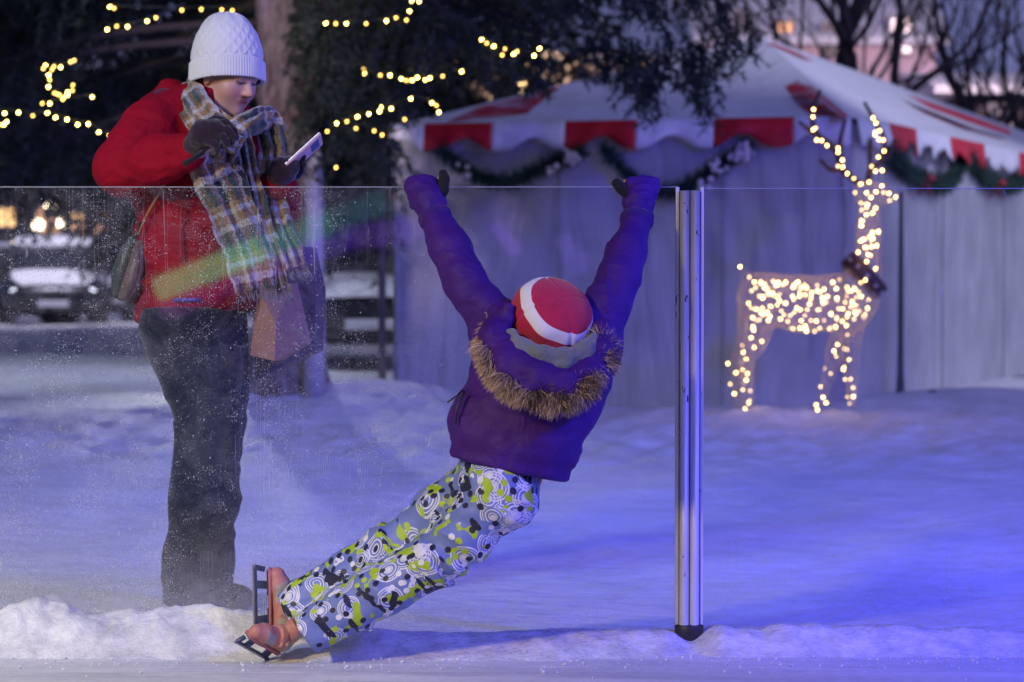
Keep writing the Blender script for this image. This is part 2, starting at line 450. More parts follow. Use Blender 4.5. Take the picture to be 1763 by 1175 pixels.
# ------------------------------------------------------------------ glass boards and post
def schlick(nt):
    w = nd(nt, 'ShaderNodeLayerWeight'); w.inputs[0].default_value = .5
    return mth(nt, 'ADD', mth(nt, 'MULTIPLY', mth(nt, 'POWER', w.outputs['Facing'], 5.0), .96), .04)
def m_glass(name, dirt):
    m = bpy.data.materials.new(name); m.use_nodes = True; nt = m.node_tree
    for n in list(nt.nodes):
        if n.type != 'OUTPUT_MATERIAL': nt.nodes.remove(n)
    out = nt.nodes[0]; v = coords(nt)
    tr = nd(nt, 'ShaderNodeBsdfTransparent'); tr.inputs[0].default_value = (0.955, 0.965, 0.975, 1)
    gl = nd(nt, 'ShaderNodeBsdfGlossy'); gl.inputs['Roughness'].default_value = 0.03; gl.inputs[0].default_value = (0.9, 0.9, 1, 1)
    mx = nd(nt, 'ShaderNodeMixShader'); nt.links.new(schlick(nt), mx.inputs[0]); nt.links.new(tr.outputs[0], mx.inputs[1]); nt.links.new(gl.outputs[0], mx.inputs[2])
    # frozen spray and scratches on the surface
    df = nd(nt, 'ShaderNodeBsdfDiffuse'); df.inputs[0].default_value = (0.85, 0.85, 0.88, 1)
    tl = nd(nt, 'ShaderNodeBsdfTranslucent'); tl.inputs[0].default_value = (0.9, 0.9, 0.92, 1)
    d2 = nd(nt, 'ShaderNodeMixShader'); d2.inputs[0].default_value = 0.62
    nt.links.new(df.outputs[0], d2.inputs[1]); nt.links.new(tl.outputs[0], d2.inputs[2])
    sep = nd(nt, 'ShaderNodeSeparateXYZ'); nt.links.new(v, sep.inputs[0])
    big = noise(nt, v, 2.2, 4, 0.6)
    gx = ramp(nt, mth(nt, 'ADD', mth(nt, 'MULTIPLY', sep.outputs[0], -0.55), mth(nt, 'MULTIPLY', big, 0.25)), [(0.10, (0.12,) * 3), (0.42, (1,) * 3)])  # dirt masked denser leftward, painting in where the light catches it
    def specks(scale, r, thr, seed):
        vo = nd(nt, 'ShaderNodeTexVoronoi', voronoi_dimensions='3D'); vo.inputs['Scale'].default_value = scale
        mp = nd(nt, 'ShaderNodeMapping'); mp.inputs['Scale'].default_value = (1, 0.02, 0.8); mp.inputs['Location'].default_value = (seed, 0, seed)
        nt.links.new(v, mp.inputs[0]); nt.links.new(mp.outputs[0], vo.inputs['Vector'])
        dsp = mth(nt, 'LESS_THAN', vo.outputs['Distance'], r)
        cl = nd(nt, 'ShaderNodeSeparateColor'); nt.links.new(vo.outputs['Color'], cl.inputs[0])
        k = mth(nt, 'GREATER_THAN', cl.outputs[0], thr)
        return mth(nt, 'MULTIPLY', mth(nt, 'MULTIPLY', dsp, k), cl.outputs[1])
    s1 = specks(170, 0.24, 0.45, 1.3); s2 = specks(420, 0.36, 0.30, 4.1); s3 = specks(70, 0.12, 0.80, 2.2)
    msk = ramp(nt, noise(nt, v, 7, 5, 0.75), [(0.44, (0.03,) * 3), (0.60, (1,) * 3)])
    sp = mth(nt, 'ADD', mth(nt, 'MULTIPLY', mth(nt, 'ADD', mth(nt, 'MULTIPLY', s1, 0.9), mth(nt, 'MULTIPLY', s2, 0.55)), msk), s3)
    def scratch(rot, sc, thr):
        mp = nd(nt, 'ShaderNodeMapping'); mp.inputs['Rotation'].default_value = (0, rot, 0); mp.inputs['Scale'].default_value = (sc, 0.01, sc * 0.02)
        nt.links.new(v, mp.inputs[0]); n = noise(nt, mp.outputs[0], 1.0, 1, 0.5)
        line = mth(nt, 'LESS_THAN', mth(nt, 'ABSOLUTE', mth(nt, 'SUBTRACT', n, 0.5)), thr)
        return mth(nt, 'MULTIPLY', line, mth(nt, 'GREATER_THAN', noise(nt, v, 3.1, 2), 0.58))
    sc = mth(nt, 'ADD', scratch(0.9, 26, 0.0016), scratch(-0.4, 21, 0.0016))
    haze = mth(nt, 'ADD', mth(nt, 'MULTIPLY', noise(nt, v, 8, 6, 0.75), 0.009), mth(nt, 'MULTIPLY', mth(nt, 'MULTIPLY', gx, ramp(nt, noise(nt, v, 4, 8, 0.85, 1.0), [(0.46, (0,) * 3), (0.75, (1,) * 3)])), 0.17))
    low = ramp(nt, mth(nt, 'ADD', sep.outputs[2], mth(nt, 'MULTIPLY', noise(nt, v, 14, 6, 0.85), 0.34)), [(0.14, (0.55,) * 3), (0.46, (0,) * 3)])
    f = mth(nt, 'ADD', mth(nt, 'ADD', mth(nt, 'MULTIPLY', sp, gx), haze), mth(nt, 'ADD', mth(nt, 'MULTIPLY', sc, 0.3), mth(nt, 'MULTIPLY', low, gx)))
    f = mth(nt, 'MULTIPLY', f, dirt, clamp=True)
    fin = nd(nt, 'ShaderNodeMixShader'); nt.links.new(f, fin.inputs[0]); nt.links.new(mx.outputs[0], fin.inputs[1]); nt.links.new(d2.outputs[0], fin.inputs[2])
    nt.links.new(fin.outputs[0], out.inputs[0]); return m
def m_clear(name='back_glass'):
    m = bpy.data.materials.new(name); m.use_nodes = True; nt = m.node_tree
    for n in list(nt.nodes):
        if n.type != 'OUTPUT_MATERIAL': nt.nodes.remove(n)
    tr = nd(nt, 'ShaderNodeBsdfTransparent'); tr.inputs[0].default_value = (0.97, 0.975, 0.985, 1)
    gl = nd(nt, 'ShaderNodeBsdfGlossy'); gl.inputs['Roughness'].default_value = 0.03
    mx = nd(nt, 'ShaderNodeMixShader'); nt.links.new(schlick(nt), mx.inputs[0]); nt.links.new(tr.outputs[0], mx.inputs[1]); nt.links.new(gl.outputs[0], mx.inputs[2])
    nt.links.new(mx.outputs[0], nt.nodes[0].inputs[0]); return m
M['glass'] = m_glass('dirty_glass', 1.0); M['glass_r'] = m_glass('glass', 0.8); M['glass_back'] = m_clear()
M['glass_edge'] = simple('glass_edge', (0.62, 0.66, 0.74), 0.25, 0.1, 40)
M['rim'] = simple('edge_glint', (0.42, 0.44, 0.48), 0.3, 0.05, 40)  # pale strip stands in for the bright refracted line at the glass edges
def pane(name, x0, x1, z1, mats, label):
    y0, y1 = 7.0, 7.012; z0 = 0.02; e = 0.0015
    V = [(x, y, z) for x in (x0, x1) for y in (y0, y1) for z in (z0, z1)]
    Fc = [(0, 4, 5, 1), (2, 3, 7, 6), (0, 1, 3, 2), (4, 6, 7, 5), (1, 5, 7, 3), (0, 2, 6, 4)]
    o = mk(name, V, Fc, mats, smooth=False, mi=[0, 1, 2, 2, 2, 2])
    t = .0018; b = MB(); b.box(((x0 + x1) / 2, (y0 + y1) / 2, z1 + t / 2), (x1 - x0, y1 - y0 + .001, t), bev=.0008)
    b.box(((x1 if x0 < -1 else x0) , (y0 + y1) / 2, (z0 + z1) / 2), (.0018, y1 - y0 + .001, z1 - z0), bev=.0008)
    b.build('edge_glint', M['rim'], o, smooth=False)
    return tag(o, label, 'glass panel', 'glass boards of the ice rink')
pane('glass_panel', -2.6, P(1166, 600, 7)[0], 1.2215, [M['glass'], M['glass_back'], M['glass_edge']], 'wide scratched glass board the child in purple hangs from')
pane('glass_panel', P(1209, 600, 7)[0], 2.6, 1.2175, [M['glass_r'], M['glass_back'], M['glass_edge']], 'clearer glass board on the side of the lit reindeer')

M['alu'] = None
def m_alu():
    m, nt, b = new_mat('aluminium')
    v = coords(nt); st = coords(nt, 'Object', (40, 40, 1.2))
    n = noise(nt, st, 2, 4, 0.6)
    ds = mth(nt, 'LESS_THAN', noise(nt, coords(nt, 'Object', (1, 1, 0.3)), 60, 3, 0.6), 0.31)
    nt.links.new(mixc(nt, ds, ramp(nt, n, [(0.3, (0.50, 0.50, 0.52)), (0.7, (0.74, 0.74, 0.75))]), (0.07, 0.06, 0.07)), b.inputs['Base Color'])
    b.inputs['Metallic'].default_value = 0.35; b.inputs['Roughness'].default_value = 0.48
    bump(nt, b, n, 0.3, 0.002); return m
M['alu'] = m_alu()
M['rubber'] = simple('rubber', (0.018, 0.017, 0.02), 0.45, 0.3, 30, 50, 0.3)
xc = P(1187, 600, 7)[0]
po = empty('barrier_post', (xc, 7.0, 0), 'scuffed aluminium post with black foot between the two glass boards', 'post')
b = MB()
for sx in (-1, 1):
    pts = []
    for k in range(13):
        th = math.pi + math.pi * k / 12 if False else math.pi * (k / 12)
        pts.append((sx * 0.0135 + math.cos(th) * 0.0135, -0.006 - math.sin(th) * 0.020))
    zz = (0.055, 1.212)
    ring = [(x, y) for x, y in pts] + [(sx * 0.0135 - 0.0135, 0.03), (sx * 0.0135 + 0.0135, 0.03)]
    n = len(ring)
    V = [(xc + x * 0.98, 7.0 + y, z) for z in zz for x, y in ring]
    Fc = [(i, (i + 1) % n, n + (i + 1) % n, n + i)[::-1] for i in range(n)] + [tuple(range(n))[::-1], tuple(range(n, 2 * n))]
    b.add(V, Fc)
b.build('tube', M['alu'], po)
b = MB()
for sx in (-1, 1):
    b.box((xc + sx * 0.0325, 7.006, 0.63), (0.009, 0.03, 1.185), bev=0.002)
b.build('glazing_channel', M['alu'], po)
b = MB()
prof = [(0.062, 0.037), (0.058, 0.0385), (0.04, 0.0385), (0.022, 0.035), (0.006, 0.024), (0.0, 0.012)]
b.tube([(xc, 6.998, z) for z, r in prof], [r for z, r in prof], 24, flat=0.9, up=(0, 1, 0))
b.build('foot_cap', M['rubber'], po)

# ------------------------------------------------------------------ tent
M['tent_white'] = simple('tent_vinyl', (0.78, 0.77, 0.79), 0.55, 0.06, 3, 5, 0.5, 0.06)
def m_wall():
    m, nt, b = new_mat('tent_wall')
    v = coords(nt); st = coords(nt, 'Object', (2.4, 2.4, 0.45))
    n = noise(nt, st, 1.4, 3, 0.5, 0.8)
    nt.links.new(ramp(nt, noise(nt, v, 2.5, 3), [(0.3, (0.38, 0.37, 0.38)), (0.7, (0.50, 0.49, 0.50))]), b.inputs['Base Color'])
    b.inputs['Roughness'].default_value = 0.42; bump(nt, b, n, 0.5, 0.10); return m
M['tent_wall'] = m_wall()
M['tent_red'] = simple('tent_red', (0.58, 0.010, 0.022), 0.55, 0.15, 4, 5, 0.4, 0.05)
def m_fade():
    m, nt, b = new_mat('faded_red')
    v = coords(nt, 'Object', (2.6, 2.6, 2.6)); n = noise(nt, v, 1.2, 4, 0.6)
    nt.links.new(ramp(nt, n, [(0.46, (0.52, 0.012, 0.03)), (0.66, (0.55, 0.42, 0.48))]), b.inputs['Base Color']); b.inputs['Roughness'].default_value = 0.6; return m
M['tent_faded'] = m_fade()
TA = np.array((2.44, 19.0)); TB = np.array((-0.92, 20.1)); sd = np.array((0.366, 0.9306)); fd = (TB - TA) / np.linalg.norm(TB - TA); FL = float(np.linalg.norm(TB - TA))
ZE, ZR = 2.10, 3.05
RC = (TA + TB) / 2 + sd * 3.9; LEN = 17.0
tent = empty('market_tent', (TA[0], TA[1], 0), 'white and red striped market tent with closed walls behind the lit reindeer', 'tent')
v3 = lambda p, z: np.array((p[0], p[1], z))
a3, b3, r3, e3 = v3(TA, ZE), v3(TB, ZE), v3(RC, ZR), v3(RC + sd * (LEN - 4), ZR - .24)
mk('roof', [a3, b3, r3, e3, v3(TA + sd * LEN, ZE), v3(TB + sd * LEN, ZE)], [(1, 0, 2), (0, 4, 3, 2), (5, 1, 2, 3), (4, 5, 3)][:4], M['tent_white'], tent, smooth=False)
def on_plane(px, py, p0, n, lift=0.0):
    o = np.array((0, 0, CAMZ)); d = P(px, py, 1.0) - o; t = ((p0 - o) @ n) / (d @ n); return o + d * t + n * lift
nf = np.cross(a3 - b3, r3 - b3); nf = nf / np.linalg.norm(nf); nf = nf if nf[1] < 0 else -nf
nr = np.cross(v3(TA + sd * 5, ZE) - a3, r3 - a3); nr = nr / np.linalg.norm(nr); nr = nr if nr[2] > 0 else -nr
def stripe(poly, n, p0, mat, thick=0.0015):
    t = [on_plane(x, y, p0, n, 0.003) for x, y in poly]; u = [p - n * thick for p in t]; k = len(t)
    Fc = [tuple(range(k)), tuple(range(k, 2 * k))[::-1]] + [(i, (i + 1) % k, k + (i + 1) % k, k + i) for i in range(k)]
    mk('red_stripe', t + u, Fc, mat, tent, smooth=False)
stripe([(768, 211), (822, 186), (965, 149), (944, 166), (908, 196), (840, 205)], nf, a3, M['tent_faded'])
stripe([(1352, 150), (1374, 139), (1436, 192), (1448, 201), (1398, 201), (1372, 180)], nf, a3, M['tent_faded'])
stripe([(1322, 76), (1334, 76), (1372, 92), (1402, 107), (1384, 101)], nr, a3, M['tent_red'])
stripe([(1384, 146), (1394, 148), (1462, 202), (1452, 201)], nr, a3, M['tent_red'])
stripe([(1560, 163), (1600, 177), (1670, 201), (1740, 226), (1740, 233), (1668, 211), (1600, 186)], nr, a3, M['tent_red'])
def uof(px, A, d):   # distance along the edge A + d*u at which the photo column px meets it
    k = (px - IW / 2) / FPX; return (k * A[1] - A[0]) / (d[0] - k * d[1])
def valance(A, d, L, marks, n_out, cols, per):
    o = v3(np.array(n_out) * 0.02, 0)
    V = []; Fc = []; mi = []
    for (u0, u1, c) in marks:
        k = max(2, int((u1 - u0) / 0.025)); base = len(V)
        for i in range(k + 1):
            u = u0 + (u1 - u0) * i / k
            s = abs(math.sin(math.pi * (u / per)))
            drop = 0.215 - 0.095 * max(0.0, s) ** 3
            wv = 0.018 * math.sin(u * 9) + 0.012 * math.sin(u * 23 + 1)
            for j in range(4):
                w = j / 3
                p = A + d * u + np.array(n_out) * (0.035 + 0.03 * w + wv * w)
                V.append((p[0], p[1], ZE + 0.012 - drop * w))
        for i in range(k):
            for j in range(3):
                q = base + i * 4 + j; Fc.append((q, q + 4, q + 5, q + 1)); mi.append(c)
    ob = mk('valance', V, Fc, [M['tent_white'], M['tent_red']], tent, mi=mi)
    sm = ob.modifiers.new('thick', 'SOLIDIFY'); sm.thickness = 0.004
ns = np.array((fd[1], -fd[0])); ns = ns if ns[1] < 0 else -ns
us = [uof(x, TA, fd) for x in (1465, 1367, 1230, 1098, 975, 850, 733, 672)]
us[0] = 0; us[-1] = FL
valance(TA, fd, FL, [(us[i], us[i + 1], (0, 1, 0, 1, 0, 1, 0)[i]) for i in range(7)], ns, None, 0.53)
nsr = np.array((sd[1], -sd[0]))
marks = []; u = 0; c = 0
for px in (1520, 1568, 1626, 1686, 1746):
    u2 = uof(px, TA, sd); marks.append((u, u2, c)); u = u2; c = 1 - c
w = marks[-1][1] - marks[-1][0]
while u < LEN: marks.append((u, min(LEN, u + 1.35), c)); u += 1.35; c = 1 - c
valance(TA, sd, LEN, marks, nsr, None, 0.62)
def wall(A, d, L, nout, seed, lean=0.0):
    nu = int(L / 0.05); nz = 40
    U, Z = np.meshgrid(np.linspace(0, L, nu), np.linspace(0.0, ZE - 0.03, nz), indexing='ij'); U = U.ravel(); Z = Z.ravel()
    q = np.stack([U * 2.2 + 0.6 * vn(np.stack([U, Z, 0 * U], 1), seed + 1), Z * 0.35, 0 * U], 1)
    dsp = 0.03 * vn(q * (.6, 1, 1), seed) * np.clip((2.05 - Z) / 0.6, 0.2, 1) + 0.012 * vn(q * 3.1, seed + 3) + 0.02 * vn(np.stack([U * 1.5 + Z * 1.6, Z * 0.8 - U * 0.9, 0 * U], 1) * 1.5, seed + 5)
    dsp = dsp - 0.05
    V = np.stack([A[0] + d[0] * U + nout[0] * dsp, A[1] + d[1] * U + nout[1] * dsp, Z], 1)
    i, j = np.meshgrid(np.arange(nu - 1), np.arange(nz - 1), indexing='ij'); i = i.ravel(); j = j.ravel()
    Fc = np.stack([i * nz + j, (i + 1) * nz + j, (i + 1) * nz + j + 1, i * nz + j + 1], 1)
    mk('wall', V, Fc, M['tent_wall'], tent)
M['seam'] = simple('seam', (0.22, 0.21, 0.22), .7, .1)
def seams(A, d, L, nout, us_):
    for u_ in us_:
        p = A + d * u_ + nout * .012; b = MB(); b.tube([(p[0], p[1], .02), (p[0], p[1], 1.0), (p[0], p[1], ZE - .1)], .011, 6, flat=.5); b.build('seam', M['seam'], tent)
seams(TA, fd, FL, ns, (.95, 2.2)); seams(TA, sd, LEN, nsr, (3.0, 5.6, 8.2))
wall(TA, fd, FL, ns, 3); wall(TA, sd, LEN, nsr, 17); wall(TB, sd, LEN, -nsr, 23)
M['dark_pole'] = simple('dark_metal', (0.03, 0.028, 0.04), 0.5, 0.3, 10)
M['pale_pole'] = simple('pale_metal', (0.10, 0.08, 0.07), 0.5, 0.2, 10)
q = TA + sd * 1.12 + nsr * 0.10
b = MB(); b.tube([(q[0], q[1], z) for z in (0.0, 0.1, 0.25, 0.5, 1.2, 1.6)], [0.05, 0.034, 0.026, 0.022, 0.018, 0.014], 10); b.build('pole', M['dark_pole'], tent)  # dark upright added where the wall sheets leave a gap
q = TB + fd * 0.05 + ns * 0.06
b = MB(); b.tube([(q[0], q[1], z) for z in (0, 1, 2.08)], 0.03, 10); b.build('pole', M['pale_pole'], tent)

# ---- garlands
def needles(paths, per_m, ln, wd, tw=0.45, rng=None, radius=0.0):
    rng = rng or RNG; Ps = []; Ts = []
    for p in paths:
        p = np.asarray(p, float); s = np.linalg.norm(np.diff(p, axis=0), axis=1); L = s.sum(); n = max(2, int(L * per_m))
        cs = np.concatenate([[0], np.cumsum(s)]); u = rng.random(n) * L; k = np.clip(np.searchsorted(cs, u) - 1, 0, len(s) - 1)
        t = (u - cs[k]) / np.maximum(s[k], 1e-6); Ps.append(p[k] + (p[k + 1] - p[k]) * t[:, None]); Ts.append((p[k + 1] - p[k]) / np.maximum(s[k], 1e-6)[:, None])
    Pt = np.vstack(Ps); T = np.vstack(Ts); n = len(Pt)
    Rr = rng.normal(size=(n, 3)); Rr /= np.linalg.norm(Rr, axis=1)[:, None]
    D = T * tw + Rr; D /= np.linalg.norm(D, axis=1)[:, None]
    Sd = np.cross(D, rng.normal(size=(n, 3))); Sd /= np.linalg.norm(Sd, axis=1)[:, None] + 1e-9
    l = ln * (0.6 + 0.8 * rng.random(n))[:, None]; w = wd * (0.7 + 0.6 * rng.random(n))[:, None]
    if radius: Pt = Pt + Rr * radius * rng.random(n)[:, None]
    V = np.stack([Pt - Sd * w / 2, Pt + Sd * w / 2, Pt + D * l], 1).reshape(-1, 3)
    return V, np.arange(3 * n).reshape(-1, 3)
def m_needle(name, c1, c2):
    m, nt, b = new_mat(name); v = coords(nt)
    nt.links.new(ramp(nt, noise(nt, v, 3.5, 4, 0.7), [(0.35, c1), (0.65, c2)]), b.inputs['Base Color']); b.inputs['Roughness'].default_value = 0.7; return m
M['garland'] = m_needle('garland_green', (0.012, 0.045, 0.03), (0.03, 0.09, 0.06))
M['needle'] = m_needle('spruce_needles', (0.010, 0.019, 0.011), (0.030, 0.046, 0.022))
M['needle2'] = m_needle('far_needles', (0.006, 0.009, 0.010), (0.018, 0.02, 0.020))
M['berry_white'] = simple('white_berry', (0.55, 0.5, 0.52), 0.5, 0.15)
M['red_cloth'] = simple('red_ribbon', (0.35, 0.01, 0.03), 0.4, 0.2)
M['twig'] = simple('dark_twig', (0.03, 0.022, 0.018), 0.8, 0.3)
def garland(pts, A, d, nout, label, blooms=(), bows=(), off=0.14, thick=1.0):
    def W(px, py):
        u = uof(px, A, d); p = A + d * u + nout * off; return P(px, py, p[1])
    path = spline([W(*p) for p in pts], 8)
    g = empty('garland', path[0], label, 'garland', 'evergreen garlands on the tent')
    V, Fc = needles([path], 1500 * thick, 0.085, 0.012, 0.5, radius=0.03)
    mk('foliage', V, Fc, M['garland'], g, smooth=False)
    b = MB(); b.tube(path, 0.012, 6); b.build('wire', M['twig'], g)
    if blooms:
        b = MB()
        for px, py, n, sp in blooms:
            for _ in range(n):
                b.sphere(W(px + random.gauss(0, sp), py + random.gauss(0, sp)) + np.array((0, -0.08 - random.random() * .05, 0)), 0.012 + random.random() * 0.014, seg=8, ring=6)
        b.build('blossom', M['berry_white'], g)
    for px, py in bows:
        c = W(px, py) + np.array((0, -0.1, 0)); b = MB()
        for s in (-1, 1):
            b.sphere(c + np.array((s * 0.045, 0, 0.012)), 0.045, sc=(1.1, 0.5, 0.7)); b.tube([c, c + np.array((s * 0.03, -0.01, -0.06)), c + np.array((s * 0.05, 0, -0.12))], [0.012, 0.02, 0.022], 6, flat=0.4)
        b.sphere(c, 0.022); b.build('bow', M['red_cloth'], g)
garland([(752, 258), (772, 270), (800, 292), (840, 310), (880, 312), (920, 296), (955, 278), (985, 268), (1005, 262)], TA, fd, ns, 'green garland swag with pale blossom under the left red valance panel', [(985, 272, 18, 7), (800, 300, 7, 6), (950, 292, 5, 5)])
garland([(1036, 250), (1052, 270), (1080, 300), (1110, 322), (1160, 332), (1200, 310), (1235, 286), (1270, 264), (1290, 246)], TA, fd, ns, 'green garland swag ending in white blossom just left of the reindeer antlers', [(1272, 262, 34, 9), (1236, 290, 10, 7), (1210, 320, 8, 6)])
garland([(1528, 243), (1540, 270), (1562, 296), (1592, 310), (1622, 318), (1645, 300), (1662, 268)], TA, sd, nsr, 'green garland with one red bow on the side wall beside the reindeer head', [], [(1588, 311)], thick=1.3)
garland([(1664, 268), (1682, 290), (1706, 312), (1740, 320), (1775, 300), (1800, 280)], TA, sd, nsr, 'green garland with a red bow at the right edge of the tent side', [], [(1712, 318)], thick=1.2)
#garland([(690, 640), (700, 640)], TA, fd, ns, 'x') if False else None

# ------------------------------------------------------------------ lit reindeer
YR = 17.0
deer = empty('reindeer_figure', P(1380, 705, YR), 'glowing wire reindeer wrapped in warm fairy lights standing in snow', 'decoration')
sR = YR / FPX
def D(px, py, dy=0.0): return P(px, py, YR + dy)
def deer_f(p):
    d = chain(p, [(D(1312, 512), 44 * sR), (D(1380, 524), 46 * sR), (D(1460, 520), 50 * sR)], 0.05)
    d = smin(d, rc(p, D(1478, 500), D(1492, 470), 38 * sR, 26 * sR), 0.05)
    d = smin(d, chain(p, [(D(1490, 475), 26 * sR), (D(1496, 400), 21 * sR), (D(1496, 345), 19 * sR)], 0.03), 0.04)
    d = smin(d, chain(p, [(D(1488, 332), 20 * sR), (D(1515, 332), 17 * sR), (D(1540, 340), 10 * sR)], 0.03), 0.03)
    for s, hx_ in ((-1, 0), (1, -14)):
        dy = s * 0.09
        d = smin(d, chain(p, [(D(1312 + hx_, 540, dy), 30 * sR), (D(1300 + hx_, 590, dy), 19 * sR), (D(1283 + hx_, 625, dy), 13 * sR), (D(1290 + hx_ * 1.2, 700, dy), 10 * sR)], 0.03), 0.04)
        fx = 0 if s < 0 else -34
        d = smin(d, chain(p, [(D(1466 + fx * .3, 555, dy), 24 * sR), (D(1464 + fx * .8, 610, dy), 15 * sR), (D(1468 + fx * 1.6, 695, dy), 9 * sR)], 0.03), 0.04)
        d = smin(d, ell(p, D(1478, 318, s * 0.06), (0.018, 0.05, 0.03)), 0.01)
    d = smin(d, rc(p, D(1286, 480), D(1274, 462), 9 * sR, 7 * sR), 0.02)
    return d
Vd, Fd = nets(deer_f, *bounds([D(1240, 290, -0.3), D(1570, 720, 0.3)], 0.05), 0.034)
Vd = relax(Vd, Fd, 1)
Nd_ = vnorm(Vd, Fd)
fr = mk('frame', Vd, Fd, simple('gilt_wire', (0.72, 0.60, 0.42), 0.5, 0.1), deer)
wf = fr.modifiers.new('wire', 'WIREFRAME'); wf.thickness = 0.0042; wf.use_even_offset = False
antl = simple('antler', (0.045, 0.025, 0.02), 0.6, 0.3)
def antler(lines):
    b = MB()
    for L in lines:
        pts = spline([D(x, y, dy) for x, y, dy, r in L], 5); rr = spline([(r, 0, 0) for x, y, dy, r in L], 5)[:, 0] * sR
        b.tube(pts, list(rr), 8)
    b.build('antler', antl, deer)
antler([[(1480, 318, -.03, 6), (1450, 290, -.1, 6), (1440, 262, -.12, 5.5), (1415, 240, -.14, 5), (1400, 215, -.14, 4.5), (1402, 185, -.12, 4), (1412, 156, -.1, 3)],
        [(1450, 292, -.1, 5), (1430, 292, -.14, 4.5), (1412, 275, -.16, 3.5)], [(1402, 228, -.14, 5), (1390, 222, -.15, 4), (1376, 210, -.18, 3)],
        [(1444, 268, -.12, 5), (1447, 240, -.1, 4), (1455, 206, -.1, 3)]])
antler([[(1494, 318, .04, 6), (1500, 292, .1, 6), (1518, 276, .12, 5), (1522, 240, .13, 4.5), (1508, 212, .12, 4), (1488, 176, .1, 3)],
        [(1500, 296, .1, 5), (1498, 268, .12, 4), (1500, 240, .14, 3)], [(1518, 278, .12, 5), (1530, 268, .15, 4), (1540, 240, .16, 3)]])
b = MB()
c0, c1 = D(1462, 448), D(1514, 503)
ax = (c1 - c0) / np.linalg.norm(c1 - c0); up = np.array((ax[2], 0, -ax[0])); up = up if up[2] > 0 else -up
cc = (c0 + c1) / 2; ring = [cc + ax * math.cos(t) * 0.150 + np.array((0, 1, 0)) * math.sin(t) * 0.135 for t in np.linspace(0, 2 * math.pi, 33)]
V = []; Fc = []
for p in ring[:-1]:
    o = (p - cc) / np.linalg.norm(p - cc)
    for h_, r_ in ((-0.052, 0), (0.052, 0), (0.052, 0.016), (-0.052, 0.016)): V.append(p + up * h_ + o * r_)
for i in range(32):
    for k in range(4): Fc.append((i * 4 + k, i * 4 + (k + 1) % 4, ((i + 1) % 32) * 4 + (k + 1) % 4, ((i + 1) % 32) * 4 + k))
b.add(V, Fc); col_ = b.build('collar', simple('collar', (0.05, 0.018, 0.022), 0.5, 0.3), deer)
M['stud'] = simple('stud', (0.5, 0.5, 0.55), 0.3, 0.1, metal=0.6)
for t in np.linspace(0, 2 * math.pi, 12, endpoint=False):
    b = MB(); b.sphere(cc + ax * math.cos(t) * 0.17 + np.array((0, 1, 0)) * math.sin(t) * 0.155, 0.012, seg=8, ring=6); b.build('stud', M['stud'], col_)
def c7(l): return [(1140 + x / 2.83, 40 + y / 2.83) for x, y in l]
def c8(l): return [(1140 + x / 2.83, 380 + y / 2.83) for x, y in l]
BR = c7([(738,420),(735,457),(748,512),(736,520),(753,570),(778,573),(804,597),(857,610),(857,630),(878,668),(857,697),(880,702),(902,733),(934,757),(968,785),(1008,775),(1027,462),(1041,488),(1037,530),(1060,525),(1037,545),(1056,568),(1078,570),(1081,624),(1053,653),(1020,698),(1040,722),(1072,718),(940,826),(996,827),(1042,822),(1079,826),(1106,830),(1138,848),(1108,865),(1018,850),(1070,795),(1000,885),(1040,902),(995,934),(1025,926),(970,962),(972,988),(1053,1015)])
BR += c8([(970,0),(970,25),(1054,57),(968,100),(980,92),(1012,80),(1027,88),(1022,128),(1046,123),(955,155),(1003,166),(996,200),(1040,235),(380,225),(425,276),(450,300),(485,308),(436,342),(490,378),(421,404),(525,417),(458,432),(512,447),(483,450),(517,487),(525,468),(443,516),(588,313),(638,326),(679,327),(704,330),(728,353),(756,343),(849,332),(805,371),(851,378),(600,404),(718,407),(758,436),(822,455),(625,463),(751,490),(852,482),(767,525),(897,512),(939,446),(1001,428),(940,335),(958,350),(970,370),(925,395),(433,572),(484,590),(448,618),(396,642),(408,675),(388,692),(391,727),(416,746),(410,778),(400,795),(425,875),(422,890),(405,917),(331,797),(351,844),(901,557),(837,636),(887,623),(900,629),(911,678),(883,725),(891,774),(918,773),(930,815),(931,858),(784,862),(799,888),(757,923)])
BR2 = c8([(560,315),(670,348),(755,315),(790,335),(784,409),(656,427),(695,463),(576,480),(678,488),(725,486),(790,488),(878,490),(627,525),(672,525),(704,540),(880,430),(935,480),(945,375),(985,475),(820,520),(845,515),(393,825),(428,830),(320,697),(360,742),(390,610),(854,605),(846,662),(888,715),(902,860),(915,890),(790,722),(820,746),(772,810),(750,898),(720,930),(500,330),(640,380),(580,440),(860,430),(900,470),(540,350),(1005,385),(985,330)])
M['bulb_deer'] = glow('deer_bulb', (1.0, 0.60, 0.17), 18)
M['bulb_deer_dim'] = glow('deer_bulb_dim', (1.0, 0.62, 0.24), 7)
M['bulb_tree'] = glow('tree_bulb', (1.0, 0.70, 0.14), 24)
M['bulb_tree_dim'] = glow('tree_bulb_dim', (1.0, 0.58, 0.11), 7)
def bulb_mesh(name, r, mat):
    b = MB(); b.sphere((0, 0, 0), r, seg=8, ring=6, sc=(1, 1, 1.25)); me_o = b.build('bulb', mat, None, local=True)
    me = me_o.data; bpy.data.objects.remove(me_o); me.name = name; return me
BD, BDd = bulb_mesh('deer_bulb', 0.0060, M['bulb_deer']), bulb_mesh('deer_bulb_dim', 0.0060, M['bulb_deer_dim'])
def put(me, name, p, parent):
    o = bpy.data.objects.new(name, me); scn.collection.objects.link(o); o.parent = parent
    o.location = Vector(p) - Vector(parent.location); o.rotation_euler = (random.random(), random.random(), random.random()); return o
random.seed(5)
BR = BR[:123]
extra = BR[100:]; BR = BR[:100]
